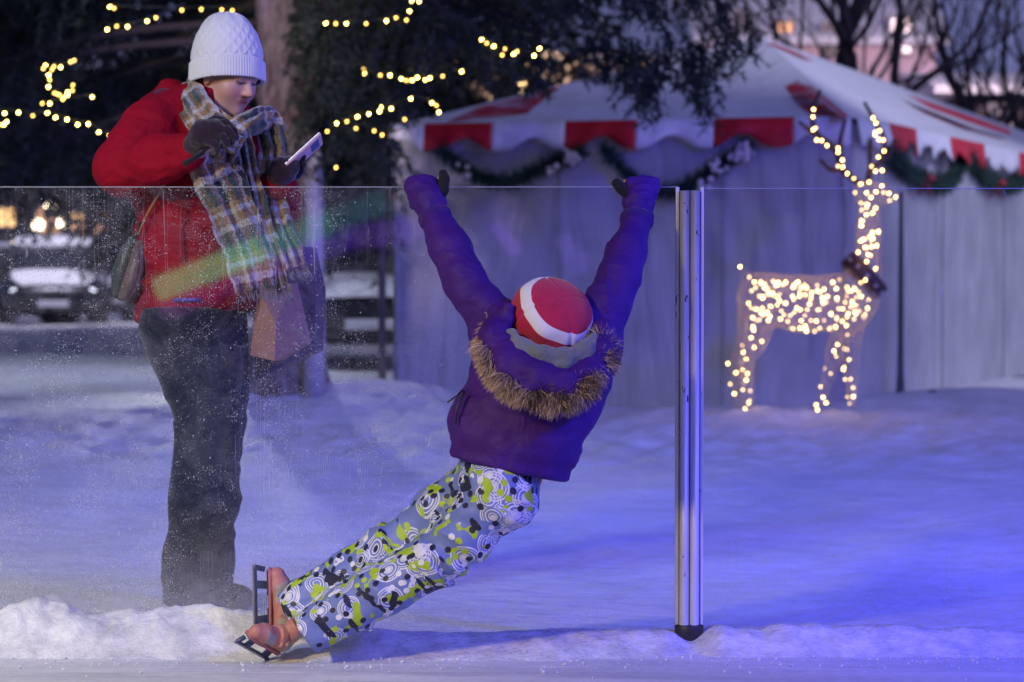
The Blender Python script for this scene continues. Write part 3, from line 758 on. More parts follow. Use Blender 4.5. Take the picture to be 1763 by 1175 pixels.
for i, (x, y) in enumerate(BR):
    put(BD if random.random() < 0.8 else BDd, 'bulb', D(x, y, (-0.2 if y > 430 and 1300 < x < 1500 and y < 585 else -0.12 if y > 310 else (-0.23 if x < 1478 else 0.04))), deer)
b = MB()
fill = [(random.uniform(1290, 1495), random.uniform(482, 572)) for _ in range(85)] + [(random.uniform(1482, 1508), random.uniform(345, 445)) for _ in range(12)]
for x, y in extra + BR2 + fill:
    b.sphere(D(x, y, -0.15 if random.random() < .5 else 0.16), 0.0065, m=0 if random.random() < 0.45 else 1, seg=8, ring=6)
tag(b.build('bulb', [M['bulb_deer'], M['bulb_deer_dim']], deer), kind='stuff')

# ------------------------------------------------------------------ string lights
random.seed(3)
def cr(l, ox, oy, s): return [(ox + x / s, oy + y / s) for x, y in l]
STR = [
 (cr([(-60,560),(23,572),(93,568),(165,584),(238,570),(280,593),(338,603),(391,629),(444,626),(498,667),(552,684),(609,669)], 0, 0, 2.926), 'string of warm bulbs sagging behind the red jacket, lowest on the left'),
 (cr([(228,330),(218,347),(262,352),(272,336),(305,341),(355,313),(373,305)], 0, 0, 2.926), 'short bright run of bulbs at the top of the curled strand'),
 (cr([(245,380),(250,403),(244,439),(275,470),(290,475),(300,480),(315,500),(325,490),(340,465),(340,480),(365,458),(367,430)], 0, 0, 2.926), 'strand of bulbs curled like a letter C in the left branches'),
 (cr([(-20,628),(3,630),(20,628),(33,614)], 0, 0, 2.926), 'few bulbs at the far left edge near the low strand'),
 (cr([(540,150),(588,133),(642,136),(741,108),(786,90)], 0, 0, 2.926), 'rising strand of five bulbs up left of the white knit hat'),
 (cr([(553,35),(575,43),(916,52),(1014,48),(1117,50),(1170,55)], 0, 0, 2.926), 'dim strand crossing just above the white knit hat'),
 (cr([(210,140),(270,142),(333,142),(450,142),(571,126),(628,107),(690,121),(708,69),(722,5),(766,10)], 500, 0, 3.456), 'top strand of bulbs running right from the big trunk'),
 (cr([(435,411),(440,437),(535,449),(593,449),(660,471),(690,480),(724,480),(755,463),(803,477),(830,466),(906,454),(1019,427)], 500, 0, 3.456), 'middle strand of bulbs sagging left of the tent roof'),
 (cr([(1137,237),(1168,258),(1210,277),(1260,329),(1275,292),(1328,323),(1349,307),(1450,333),(1482,290)], 500, 0, 3.456), 'strand of bulbs above the red corner of the tent roof'),
 (cr([(219,783),(275,736),(336,724),(399,696),(466,680),(530,665),(538,640),(599,648),(716,589),(841,614),(870,628),(884,669)], 500, 0, 3.456), 'strand of bulbs climbing from the phone towards the tent corner'),
 (cr([(272,998),(390,765),(498,780),(546,805),(680,712)], 500, 0, 3.456), 'loose faint bulbs low between the phone and the tent'),
 (cr([(213,522),(250,523),(465,490)], 0, 0, 2.926), 'three loose bulbs under the curled strand'),
]
BT, BTd = bulb_mesh('tree_bulb', 0.0065, M['bulb_tree']), bulb_mesh('tree_bulb_dim', 0.0065, M['bulb_tree_dim'])
M['cable'] = simple('cable', (0.01, 0.02, 0.012), 0.6, 0.2)
for L, lab in STR:
    Ys = 15.9
    pts = [P(x, y, Ys + random.uniform(-.12, .12)) for x, y in L]
    s = empty('string_light', pts[0], lab, 'string lights', 'strings of warm bulbs in the spruce')
    b = MB(); b.tube(spline([p + np.array((0, 0.02, 0.018)) for p in pts], 3), 0.004, 5); b.build('cable', M['cable'], s)
    dim = 'dim' in lab or 'faint' in lab
    for p in pts: put(BTd if random.random() < (0.8 if dim else 0.36) else BT, 'bulb', p, s)

# ------------------------------------------------------------------ spruce with the big trunk
def m_bark():
    m, nt, b = new_mat('bark'); st = coords(nt, 'Object', (1, 1, 0.28)); v = coords(nt)
    n = noise(nt, st, 16, 5, 0.7, 0.5); n2 = noise(nt, coords(nt, 'Object', (1, 1, .5)), 4, 3)
    c = ramp(nt, n, [(0.36, (0.07, 0.042, 0.05)), (0.6, (0.24, 0.195, 0.20))])
    nt.links.new(mixc(nt, ramp(nt, n2, [(0.35, (0, 0, 0)), (0.5, (1, 1, 1))]), (0.10, 0.045, 0.05), c), b.inputs['Base Color'])
    b.inputs['Roughness'].default_value = 0.85; bump(nt, b, n, 1.0, 0.05); return m
M['bark'] = m_bark()
def trunk(root, x, y, z0, z1, r0, r1, mat):
    n = 28; zs = np.linspace(z0, z1, 60); V = []; Fc = []
    for i, z in enumerate(zs):
        t = (z - z0) / (z1 - z0); r = r0 + (r1 - r0) * t + 0.10 * math.exp(-(z - z0) / 0.25)
        for k in range(n):
            a = 2 * math.pi * k / n; rr = r * (1 + 0.05 * math.sin(3 * a + z) + 0.035 * math.sin(7 * a + 2 * z)); V.append((x + rr * math.cos(a) + .03 * math.sin(z), y + rr * math.sin(a), z))
    for i in range(len(zs) - 1):
        for k in range(n): Fc.append((i * n + k, i * n + (k + 1) % n, (i + 1) * n + (k + 1) % n, (i + 1) * n + k))
    return mk('trunk', V, Fc, mat, root)
def limb(start, end, droop, n=10, lift=0.0):
    s, e = np.array(start), np.array(end); out = []
    for i in range(n + 1):
        t = i / n; p = s + (e - s) * t; p = p + np.array((0, 0, lift * math.sin(math.pi * t) - droop * (t * t - t))); out.append(p)
    return np.array(out)
def twigs(path, rng, step=0.11, l0=0.55, hang=0.8, l1=0.3):
    out = []; s = np.linalg.norm(np.diff(path, axis=0), axis=1); L = s.sum(); cs = np.concatenate([[0], np.cumsum(s)])
    u = 0.15
    while u < L:
        k = min(np.searchsorted(cs, u) - 1, len(s) - 1); t = (u - cs[k]) / s[k]; p = path[k] + (path[k + 1] - path[k]) * t; d = (path[k + 1] - path[k]) / s[k]
        for sgn in (-1, 1):
            lat = np.cross(d, (0, 0, 1)) * sgn; ln = (l0 + (l1 - l0) * u / L) * (0.5 + rng.random())
            dirn = lat * (0.5 + .5 * rng.random()) + d * 0.5 + rng.normal(size=3) * .15; dirn /= np.linalg.norm(dirn)
            pts = [p + dirn * ln * q + np.array((0, 0, -hang * ln * q * q)) for q in (0, .35, .7, 1)]
            out.append(np.array(pts))
            if rng.random() < .7:
                q0 = pts[1 + int(rng.random() * 2)]; l2 = ln * .6 * rng.random() + 0.08
                out.append(np.array([q0, q0 + np.array((rng.normal() * .05, rng.normal() * .05, -l2 * .5)), q0 + np.array((rng.normal() * .08, rng.normal() * .08, -l2))]))
        u += step * (0.7 + .6 * rng.random())
    return out
rng = np.random.default_rng(21)
YT = 18.0; tx = P(488, 300, YT)[0]
spr = empty('spruce_tree', (tx, YT, 0), 'big spruce whose thick mauve trunk stands behind the white knit hat', 'tree', 'spruces')
trunk(spr, tx, YT, 0.15, 9.0, 0.225, 0.13, M['bark'])
limbs = []
def to(px, py, Y, z0, droop=0.25): limbs.append(limb((tx, YT, z0), P(px, py, Y), -droop * 0 + 0, lift=droop))
for a in [(1320, -25, 17.2, 3.6, .2), (1250, 10, 16.9, 3.4, .2), (1215, -40, 16.4, 3.5, .2), (1130, 10, 16.7, 3.3, .2), (1100, -50, 16.2, 3.5, .2), (1000, 5, 16.5, 3.2, .2), (960, -30, 16, 3.3, .2), (930, 60, 17.4, 3.0, .2),
          (870, 35, 16.5, 3.0, .2), (850, 80, 17.0, 2.9, .15), (780, 60, 16.2, 2.8, .1), (755, 100, 16.6, 2.7, .1), (690, 120, 17.0, 2.5, .1), (640, 130, 16.6, 2.4, .1), (640, 80, 16.4, 2.7, .1), (620, 200, 17.2, 2.1, .05), (600, 220, 17, 2.0, .05), (600, 60, 16.1, 2.9, .1), (690, 40, 16, 3.1, .1), (780, 30, 16, 3.2, .1)]:
    to(*a)
for i in range(34):
    z = rng.uniform(1.9, 4.2); az = rng.uniform(math.pi * 0.55, math.pi * 1.16); Lb = rng.uniform(2.0, 3.4)
    limbs.append(limb((tx, YT, z), (tx + Lb * math.cos(az), YT + Lb * math.sin(az), z - rng.uniform(.3, .9)), 0, lift=.2))
for i in range(30):
    z = rng.uniform(3.4, 8.5); az = rng.uniform(0, 2 * math.pi); Lb = rng.uniform(2.0, 3.2) * (1.15 - z / 12)
    limbs.append(limb((tx, YT, z), (tx + Lb * math.cos(az), YT + Lb * math.sin(az), z - rng.uniform(.2, .6)), 0, lift=.2))
tw = []
for i, l in enumerate(limbs):
    inframe = l[-1][2] < 4.2
    # bare wood close to the trunk, foliage further out
    k = 4
    ovr = i < 13
    tw += twigs(l[k:], rng, 0.085 if inframe else 0.2, (.18 if ovr else 0.5) if inframe else .7, 0.9, .15 if ovr else 0.28) + [l[k:]]
# long hanging sprays in front of the tent roof
for px, py0, py1, Y in [(1075, 60, 150, 16.6), (1090, 60, 172, 16.6), (1108, 70, 186, 16.7), (1128, 70, 192, 16.7), (1098, 70, 160, 16.5), (1120, 60, 170, 16.8), (1192, 70, 190, 16.8), (1200, 70, 208, 16.8), (1212, 60, 160, 16.9), (1180, 60, 135, 16.8), (1232, 50, 130, 16.9), (1040, 50, 110, 16.6), (1015, 60, 105, 16.6), (1290, 30, 70, 17.1), (1260, 40, 95, 17), (925, 95, 130, 17), (1150, 50, 115, 16.7)]:
    for r_ in range(2):
        a, c = P(px + rng.normal() * 6, py0, Y), P(px + rng.normal() * 7, py1 - r_ * 14, Y + rng.normal() * .05)
        m_ = (a + c) / 2 + rng.normal(size=3) * .03
        main = np.array([a, m_, c]); tw.append(main)
        for _ in range(4):
            t = rng.random() * .8; p = a + (c - a) * t; tw.append(np.array([p, p + np.array((rng.normal() * .05, rng.normal() * .05, -.12)), p + np.array((rng.normal() * .06, rng.normal() * .05, -.22))]))
V, Fc = needles(tw, 105, 0.065, 0.014, 0.9, rng)
mk('crown', V, Fc, M['needle'], spr, smooth=False)
b = MB()
for l in limbs: b.tube(l, list(np.linspace(0.04, 0.008, len(l))), 6)
b.build('branches', M['twig'], spr)
# pale post beside the trunk
b = MB(); pc = P(541, 300, 17.65)
prof = [(0.0, .075), (0.6, .07), (1.2, .064), (1.6, .06), (1.75, .052), (1.86, .035), (1.9, .012)]
b.tube([(pc[0], 17.65, z) for z, r in prof], [r for z, r in prof], 18)
tag(b.build('wrapped_post', simple('pale_wrap', (0.34, 0.32, 0.36), 0.5, 0.12, 5, 12, .5, .03)), 'pale smooth post with rounded top beside the spruce trunk, behind the phone', 'post')

# ---- more evergreens further back
def far_spruce(x, y, h, rad, seed, label, dens=1.0, low=0.3):
    rg = np.random.default_rng(seed); root = empty('spruce_tree', (x, y, 0), label, 'tree', 'spruces')
    b = MB(); b.tube([(x, y, 0), (x, y, h * .5), (x, y, h)], [.22, .14, .02], 10); b.build('trunk', M['bark'], root)
    paths = []; z = low
    while z < h:
        Lb = rad * (1 - z / h) ** .8 + .2
        for k in range(int(7 * dens)):
            az = rg.uniform(0, 2 * math.pi); l = limb((x, y, z), (x + Lb * math.cos(az), y + Lb * math.sin(az), z - .25 * Lb), 0, 6, .15)
            paths += [l] + (twigs(l, rg, 0.28, .7, .7, .35) if z < 5.5 else twigs(l, rg, 0.7, .9, .7, .4))
        z += 0.33 if z < 5.5 else .7
    V, Fc = needles(paths, 30, 0.16, 0.05, 0.8, rg); mk('crown', V, Fc, M['needle2'], root, smooth=False)
far_spruce(-6.6, 31, 11, 3.6, 1, 'dark spruce filling the upper left behind the curled strand of bulbs', low=2.5)
far_spruce(-0.9, 29, 12, 2.7, 2, 'dark spruce between the big trunk and the tent roof', low=1.9)
far_spruce(-3.2, 36, 12, 3.4, 4, 'hazy dark spruce far behind the red jacket', low=2.3)

# crumbs of ice thrown up along the foot of the boards
rc_ = np.random.default_rng(8); V = []; Fc = []
for i in range(900):
    x = rc_.uniform(-1.8, 1.8); y = 6.86 - abs(rc_.normal()) * .14 - .02; r_ = .0015 + .0045 * rc_.random() ** 3; b0 = len(V)
    for d_ in ((1, 0, 0), (-1, 0, 0), (0, 1, 0), (0, -1, 0), (0, 0, 1), (0, 0, -1)):
        V.append(np.array((x, y, r_ * .4)) + np.array(d_) * r_ * rc_.uniform(.6, 1.3))
    for a, c, e in ((0, 2, 4), (2, 1, 4), (1, 3, 4), (3, 0, 4), (2, 0, 5), (1, 2, 5), (3, 1, 5), (0, 3, 5)): Fc.append((b0 + a, b0 + c, b0 + e))
tag(mk('ice_crumbs', V, Fc, M['ridge'], smooth=False), 'small crumbs of ice scattered on the rink along the snow ridge', 'ice crumbs', kind='stuff')
# ------------------------------------------------------------------ bare trees, buildings, cars
def bare_tree(x, y, h, seed, label, lean=0.0, r0=0.2, spread=0.75, z0=0):
    rg = random.Random(seed); root = empty('bare_tree', (x, y, z0), label, 'tree', 'leafless trees behind the tent')
    tb, cb = MB(), MB()
    def grow(p, d, L, r, lvl):
        n = 5; pts = [Vector(p)]; dd = Vector(d).normalized()
        for i in range(n):
            dd = (dd + Vector((rg.gauss(0, .12), rg.gauss(0, .12), rg.gauss(0, .08) + 0.03 * lvl))).normalized(); pts.append(pts[-1] + dd * L / n)
        rr = [r * (1 - 0.45 * i / n) for i in range(n + 1)]
        (tb if lvl == 0 else cb).tube(pts, rr, 8 if lvl < 2 else 5 if lvl < 4 else 4, cap=False)
        if lvl >= 4 or r < 0.008: return
        kids = 3 if lvl < 2 else 2
        for k in range(kids):
            i = rg.randint(2, n); ax_ = Vector((rg.gauss(0, 1), rg.gauss(0, 1), rg.gauss(0, .5))).normalized()
            nd_ = (dd + ax_ * spread * rg.uniform(.7, 1.2)).normalized(); grow(pts[i], nd_, L * rg.uniform(.6, .85), rr[i] * rg.uniform(.5, .72), lvl + 1)
        grow(pts[-1], dd, L * .78, rr[-1] * .95, lvl + 1)
    grow((x, y, z0), (lean, 0, 1), h, r0, 0)
    tb.build('trunk', M['dkbark'], root); cb.build('crown', M['dkbark'], root)
M['dkbark'] = simple('dark_bark', (0.035, 0.024, 0.032), 0.85, 0.3, 12, 20, .5, .02)
bare_tree(P(1395, 0, 34)[0], 34, 2.9, 4, 'leafless tree rising behind the tent peak', 0.0, .17)
bare_tree(P(1470, 0, 33)[0], 33, 2.6, 9, 'forked leafless tree behind the middle of the tent ridge', -0.05, .22, .8)
bare_tree(P(1585, 0, 36)[0], 36, 2.8, 12, 'slender leafless tree leaning right behind the tent ridge', 0.22, .15, .8)
bare_tree(P(1720, 0, 38)[0], 38, 2.5, 15, 'leafless tree in front of the dark snow roofed house', 0.1, .17, .85)
#bare_tree(P(1640, 0, 44)[0], 44, 3.0, 19, 'fine twigged leafless tree furthest back behind the tent', 0, .16, .8)

M['plaster'] = simple('plaster', (0.62, 0.46, 0.50), 0.8, 0.08, 2)
M['pale_wall'] = simple('pale_siding', (0.50, 0.46, 0.52), 0.8, 0.06, 2)
M['dark_wall'] = simple('dark_wall', (0.06, 0.045, 0.055), 0.8, 0.2, 2)
M['window_lit'] = glow('lit_window', (1.0, 0.56, 0.20), 1.5)
M['window_dim'] = glow('dim_window', (1.0, 0.50, 0.22), 0.5)
M['window_dark'] = simple('dark_window', (0.03, 0.035, 0.05), 0.2, 0.2)
M['frame'] = simple('window_frame', (0.3, 0.28, 0.28), 0.6, 0.1)
M['roofsnow'] = simple('roof_snow', (0.74, 0.74, 0.78), 0.8, 0.05, 2, 3, .5, .05)
def house(name, x0, x1, y, dep, h, wallm, roofm, wins, label, rh=1.0, over=0.25, cat='building'):
    rt = empty(name, ((x0 + x1) / 2, y, 0), label, cat)
    b = MB(); b.box(((x0 + x1) / 2, y + dep / 2, h / 2), (x1 - x0, dep, h), bev=.01); b.build('wall', wallm, rt, smooth=False)
    V = [(x0 - over, y - over, h), (x1 + over, y - over, h), (x1 + over, y + dep + over, h), (x0 - over, y + dep + over, h)]
    ym = y + dep / 2
    V += [(x0 - over, ym, h + rh), (x1 + over, ym, h + rh)] + [(v[0], v[1], v[2] - .14) for v in V]
    Fc = [(0, 1, 5, 4), (2, 3, 4, 5), (3, 0, 4), (1, 2, 5), (6, 9, 8, 7), (0, 6, 7, 1), (2, 8, 9, 3), (1, 7, 8, 2), (3, 9, 6, 0)]
    mk('roof', V, Fc, roofm, rt, smooth=False)
    for (a, c, z0, z1, m) in wins:
        f = MB(); t = .07
        for (cx, cz, w, hh_) in (((a + c) / 2, z1, c - a + t, t), ((a + c) / 2, z0, c - a + t, t), (a, (z0 + z1) / 2, t, z1 - z0 - t), (c, (z0 + z1) / 2, t, z1 - z0 - t), ((a + c) / 2, (z0 + z1) / 2, t * .7, z1 - z0 - t)):
            f.box((cx, y - .03, cz), (w, .08, hh_))
        w_ = f.build('window', M['frame'], rt, smooth=False)
        g = MB(); g.box(((a + c) / 2, y - .012, (z0 + z1) / 2), (c - a, .02, z1 - z0)); g.build('pane', m, w_, smooth=False)
    return rt
def PX(px, Y): return P(px, 300, Y)[0]
def PZ(py, Y): return P(800, py, Y)[2]
Yb = 50
house('house', PX(1180, Yb), PX(1610, Yb), Yb, 8, 5.4, M['plaster'], M['roofsnow'],
      [(PX(1336, Yb), PX(1366, Yb), PZ(78, Yb), PZ(36, Yb), M['window_dim']), (PX(1262, Yb), PX(1290, Yb), PZ(80, Yb), PZ(20, Yb), M['window_dark']), (PX(1415, Yb), PX(1450, Yb), PZ(95, Yb), PZ(40, Yb), M['window_dark']), (PX(1530, Yb), PX(1570, Yb), PZ(95, Yb), PZ(30, Yb), M['window_dark'])], 'mauve plastered house behind the leafless trees and tent peak', 2)
Yc = 46
house('house', PX(1650, Yc), PX(2200, Yc), Yc, 8, PZ(150, Yc), M['dark_wall'], M['roofsnow'],
      [(PX(1700, Yc), PX(1740, Yc), PZ(230, Yc), PZ(180, Yc), M['window_dark'])], 'low dark house with snow covered roof at the right edge', .55, .5)
Yd = 41
hp = house('shed', PX(800, Yd), PX(1170, Yd), Yd, 5, PZ(92, Yd), M['pale_wall'], M['roofsnow'], [(PX(1095, Yd), PX(1125, Yd), PZ(118, Yd), PZ(98, Yd), M['window_lit'])], 'pale lavender building with a bright wall lamp above the tent roof', 1.0)
b = MB(); b.tube([(0, 0, 0), (0, -.12, 0), (0, -.2, -.04)], [.03, .03, .05], 8)
wlp = empty('wall_lamp', (PX(903, Yd), Yd, PZ(138, Yd)), 'bright warm lamp on the pale building, just above the red roof corner', 'lamp')
b.build('bracket', M['dark_pole'], wlp, local=True)
b = MB(); b.sphere((0, -.26, -.06), .15, sc=(1.1, .6, .9), seg=14, ring=10); b.build('globe', glow('lamp_globe', (1.0, 0.72, 0.38), 9), wlp, local=True)
lamp('wall_lamp_light', 'POINT', (PX(903, Yd), Yd - .7, PZ(135, Yd)), (0, 0, 0), 45, (1, .62, .3), shadow_soft_size=.15)
# street side to the left
Ye = 66
house('shop_building', PX(-400, Ye), PX(300, Ye), Ye, 8, 6.2, M['dark_wall'], M['roofsnow'],
      [(PX(a, Ye), PX(c, Ye), PZ(z0, Ye), PZ(z1, Ye), m) for a, c, z0, z1, m in
       [(-80, -20, 405, 352, M['window_dim']), (-5, 28, 392, 356, M['window_lit']), (60, 105, 404, 356, M['window_dim']), (122, 146, 408, 366, M['window_lit']), (160, 200, 404, 364, M['window_dim']), (222, 246, 402, 352, M['window_lit']), (10, 60, 250, 210, M['window_dark']), (110, 160, 250, 210, M['window_dark'])]], 'dark shop building with glowing windows beyond the parked cars', 1.5)
house('house', PX(380, Ye), PX(760, Ye), Ye - 4, 8, 5.4, M['dark_wall'], M['roofsnow'],
      [(PX(a, Ye - 4), PX(c, Ye - 4), PZ(z0, Ye - 4), PZ(z1, Ye - 4), m) for a, c, z0, z1, m in
       [(568, 606, 368, 334, M['window_lit']), (562, 592, 415, 380, M['window_lit']), (610, 632, 426, 376, M['window_dim']), (655, 674, 440, 372, M['window_lit']), (548, 580, 120, 60, M['window_lit']), (600, 640, 105, 70, M['window_dim']), (400, 440, 300, 260, M['window_dim'])]], 'dark house with orange lit windows between the big trunk and the tent', 1.5)

paint = [simple('car_paint', c, 0.25, 0.05, metal=.3) for c in ((0.02, 0.022, 0.03), (0.05, 0.055, 0.075), (0.03, 0.012, 0.014))]
M['car_glass'] = simple('car_glass', (0.02, 0.025, 0.035), 0.08, 0.1)
M['tyre'] = simple('tyre', (0.015, 0.015, 0.016), 0.8, 0.2)
M['rim'] = simple('rim', (0.3, 0.3, 0.32), 0.35, 0.1, metal=.8)
M['head_on'] = glow('headlight_on', (0.85, 0.88, 1.0), 1.3)
M['head_off'] = simple('headlight', (0.5, 0.5, 0.55), 0.15, 0.1)
M['tail'] = glow('tail_light', (0.8, 0.08, 0.04), .8)
def car(x, y, rz, pm, label, on=False, h=1.0):
    c = empty('parked_car', (x, y, 0.0), label, 'car', 'cars parked beyond the snow', rz)
    # x forward; sections of the lower body and of the cabin
    def loft(sec, mat, name, n=20, power=3.2):
        V = []; Fc = []
        for (px, hw, z0, z1) in sec:
            for k in range(n):
                a = 2 * math.pi * k / n; ca, sa = math.cos(a), math.sin(a)
                V.append((px, hw * math.copysign(abs(ca) ** (2 / power), ca), (z0 + z1) / 2 * h + (z1 - z0) / 2 * h * math.copysign(abs(sa) ** (2 / power), sa)))
        for i in range(len(sec) - 1):
            for k in range(n): Fc.append((i * n + k, i * n + (k + 1) % n, (i + 1) * n + (k + 1) % n, (i + 1) * n + k))
        Fc += [tuple(range(n))[::-1], tuple((len(sec) - 1) * n + k for k in range(n))]
        return mk(name, V, Fc, mat, c, local=True)
    loft([(-2.2, .62, .42, .82), (-2.1, .8, .3, .98), (-1.6, .88, .22, 1.02), (0, .9, .2, .98), (1.1, .89, .22, .94), (1.8, .86, .26, .86), (2.15, .76, .32, .74), (2.25, .6, .4, .66)], pm, 'body')
    loft([(-1.95, .55, .92, 1.0), (-1.5, .70, .9, 1.34), (-.9, .72, .9, 1.45), (.1, .71, .9, 1.45), (.55, .68, .9, 1.33), (1.15, .62, .88, .98)], M['car_glass'], 'cabin', power=4)
    b = MB()
    for sx in (-1, 1):
        for (xa, za, xb, zb) in ((-1.5, 1.3, -1.95, .95), (-.5, 1.42, -.5, .95), (.55, 1.3, 1.15, .95)):
            b.tube([(xa, sx * .69, za * h), (xb, sx * .68, zb * h)], .035, 6)
    b.build('pillar', pm, c, local=True)
    sn = [(-1.5, .66, 1.33, 1.42), (-.95, .69, 1.41, 1.53), (0, .69, 1.42, 1.55), (.5, .62, 1.33, 1.42)]
    loft(sn, M['snow'], 'snow_cover', power=2.5)
    loft([(1.05, .6, .88, .99), (1.4, .72, .86, .99), (2.0, .68, .76, .88), (2.15, .5, .68, .74)], M['snow'], 'snow_cover', power=2.5)
    for xx in (-1.35, 1.4):
        for sy in (-1, 1):
            b = MB(); b.tube([(xx, sy * .70, .33), (xx, sy * .74, .33), (xx, sy * .88, .33), (xx, sy * .91, .33)], [.28, .33, .33, .29], 20); w_ = b.build('wheel', M['tyre'], c, local=True)
            b = MB(); b.tube([(xx, sy * .90, .33), (xx, sy * .925, .33)], [.2, .17], 14); b.build('rim', M['rim'], w_, local=True)
    for sy in (-1, 1):
        b = MB(); b.sphere((2.13, sy * .58, .62 * h), .1, sc=(.7, 1.5, .8)); b.build('headlight', M['head_on'] if on else M['head_off'], c, local=True)
        b = MB(); b.sphere((-2.1, sy * .62, .78 * h), .09, sc=(.6, 1.4, 1)); b.build('tail_light', M['tail'], c, local=True)
    b = MB(); b.box((2.26, 0, .46), (.02, .5, .11), bev=.004); b.build('number_plate', M['head_off'], c, local=True)
    return c
Yk = 50
car(PX(-20, Yk), Yk, R(180), paint[0], 'black car with snow on its roof at the far left edge', False, 1.0)
car(PX(250, Yk), Yk + 1, R(-95), paint[1], 'dark grey car facing the rink behind the small handbag', False, 1.0)
car(PX(90, 46), 46, R(-80), paint[0], 'black car with two bright headlights, seen through the left glass', True, 1.05)
car(PX(612, 27), 29, R(-86), paint[0], 'nearest dark car with snow topped roof between the kraft bag and the tent', False, 1.0)
car(PX(420, 47), 48, R(0), paint[2], 'dark maroon car hidden behind the person in the red jacket', False, 1.0)
def slamp(px, py, Y, label):
    p = P(px, py, Y); rt = empty('street_lamp', (p[0], Y, 0), label, 'street lamp', 'street lamps beyond the cars')
    b = MB(); b.tube([(p[0], Y, 0), (p[0], Y, p[2] - .12)], [.05, .035], 8); b.tube([(p[0], Y, p[2] - .14), (p[0], Y, p[2] - .08)], [.05, .08], 10); b.build('pole', M['dark_pole'], rt)
    b = MB(); b.sphere(p, .12, seg=12, ring=8); b.build('globe', glow('street_globe', (1.0, 0.82, 0.55), 6), rt)
slamp(86, 357, 58, 'low street lamp globe highest of those seen through the left glass')
slamp(66, 388, 56, 'whitish street lamp globe left of the bright orange window')
slamp(106, 384, 57, 'street lamp globe touching the bright orange window')
slamp(28, 423, 55, 'lowest orange street lamp globe near the left edge')
# small dark lump of frozen earth by the tent
def lump(px, py, Y, r, label, seed):
    c = P(px, py, Y); V, Fc = nets(lambda p: ell(p, c, r) + 0.02 * vn(p * 18, seed), c - .35, c + .35, .02)
    tag(mk('rock', V, Fc, simple('dark_rock', (0.05, 0.045, 0.06), .8, .3, 20)), label, 'rock')
lump(1606, 684, 19.6, (.10, .1, .05), 'small dark rock in the snow at the foot of the tent side', 5)

# ------------------------------------------------------------------ stage lights whose streaks the glass mirrors (behind the camera)
def mirrored(depth, cols, label):
    """a row of LED tubes standing behind the camera; the glass at y=7 mirrors it"""
    rt = None
    for (a, c, col, s, w) in cols:
        A = P(*a, depth); B = P(*c, depth); A[1] = 14 - A[1]; B[1] = 14 - B[1]
        if rt is None: rt = empty('stage_light', A, label, 'stage light')
        b = MB(); b.tube([A, B], w, 8); b.build('led_tube', glow('led_tube', col, s), rt)

mirrored(18, [((268, 500), (450, 428), (.30, 1.0, .38), 1.9, .085), ((450, 428), (570, 380), (.10, .8, .45), .9, .085), ((570, 380), (665, 345), (.05, .6, .5), .4, .08),
              ((280, 538), (490, 455), (.8, .05, .5), .6, .06), ((490, 452), (610, 410), (.25, .08, 1.0), .9, .07), ((610, 410), (745, 390), (.35, .12, 1.0), .8, .085)],
         'long green to violet light bar facing the glass, mirrored in it across the red jacket')
mirrored(18, [((852, 386), (893, 440), (.38, .16, 1.0), 1.3, .045), ((756, 386), (772, 440), (.35, .2, 1.0), .4, .05)], 'violet light bar facing the glass, mirrored beside the left raised sleeve')
mirrored(18, [((968, 405), (1000, 470), (.36, .2, 1.0), .9, .06), ((1012, 430), (1003, 470), (.36, .2, 1.0), .7, .04)], 'violet light bar facing the glass, mirrored just above the red and white beanie')
# unseen dark block added behind the camera to keep sky out of the reflections
house('building', -30, 30, -40, 10, 13, M['dark_wall'], M['roofsnow'], [], 'long dark building added unseen opposite the glass boards to darken their reflections', 2)
# ------------------------------------------------------------------ people
SKIN = (0.50, 0.28, 0.22)
M['skin'] = vcol('skin', 0.5, 200, 0.1, 0.001, 0.08)
M['eye'] = vcol('eye', 0.15)
def head_matrix(center, fwd, upv, size):
    f = np.array(fwd, float); f /= np.linalg.norm(f); u = np.array(upv, float); u -= f * (u @ f); u /= np.linalg.norm(u); r = np.cross(f, u)
    return np.array(center, float), np.stack([r, f, u], 1), size
def head_sdf(p, H):
    c, A, s = H; q = (p - c) @ A / s
    d = smin(ell(q, (0, -.06, .12), (.33, .42, .39)), ell(q, (0, .08, -.08), (.285, .32, .38)), .08)
    d = smin(d, ell(q, (0, .15, -.31), (.20, .21, .18)), .12)
    for sx in (-1, 1):
        d = smin(d, ell(q, (sx * .15, .23, -.14), (.12, .12, .13)), .09)
        d = smax(d, -ell(q, (sx * .125, .46, .005), (.085, .09, .06)), .06)
        d = smin(d, ell(q, (sx * .12, .325, -.005), (.075, .055, .05)), .02)
        d = smin(d, ell(q, (sx * .33, -.03, -.04), (.035, .09, .13)), .02)
        d = smin(d, ell(q, (sx * .045, .40, -.145), (.035, .045, .03)), .03)
    d = smin(d, rc(q, (-.16, .35, .085), (.16, .35, .085), .04, .04), .05)
    d = smin(d, rc(q, (0, .37, .04), (0, .465, -.12), .028, .05), .05)
    d = smin(d, rc(q, (-.07, .365, -.235), (.07, .365, -.235), .024, .024), .03)
    d = smin(d, rc(q, (-.05, .36, -.275), (.05, .36, -.275), .026, .026), .02)
    d = smin(d, ell(q, (0, .31, -.40), (.09, .08, .08)), .06)
    d = smin(d, rc(q, (0, -.08, -.3), (0, -.14, -.75), .20, .23), .08)
    return d * s
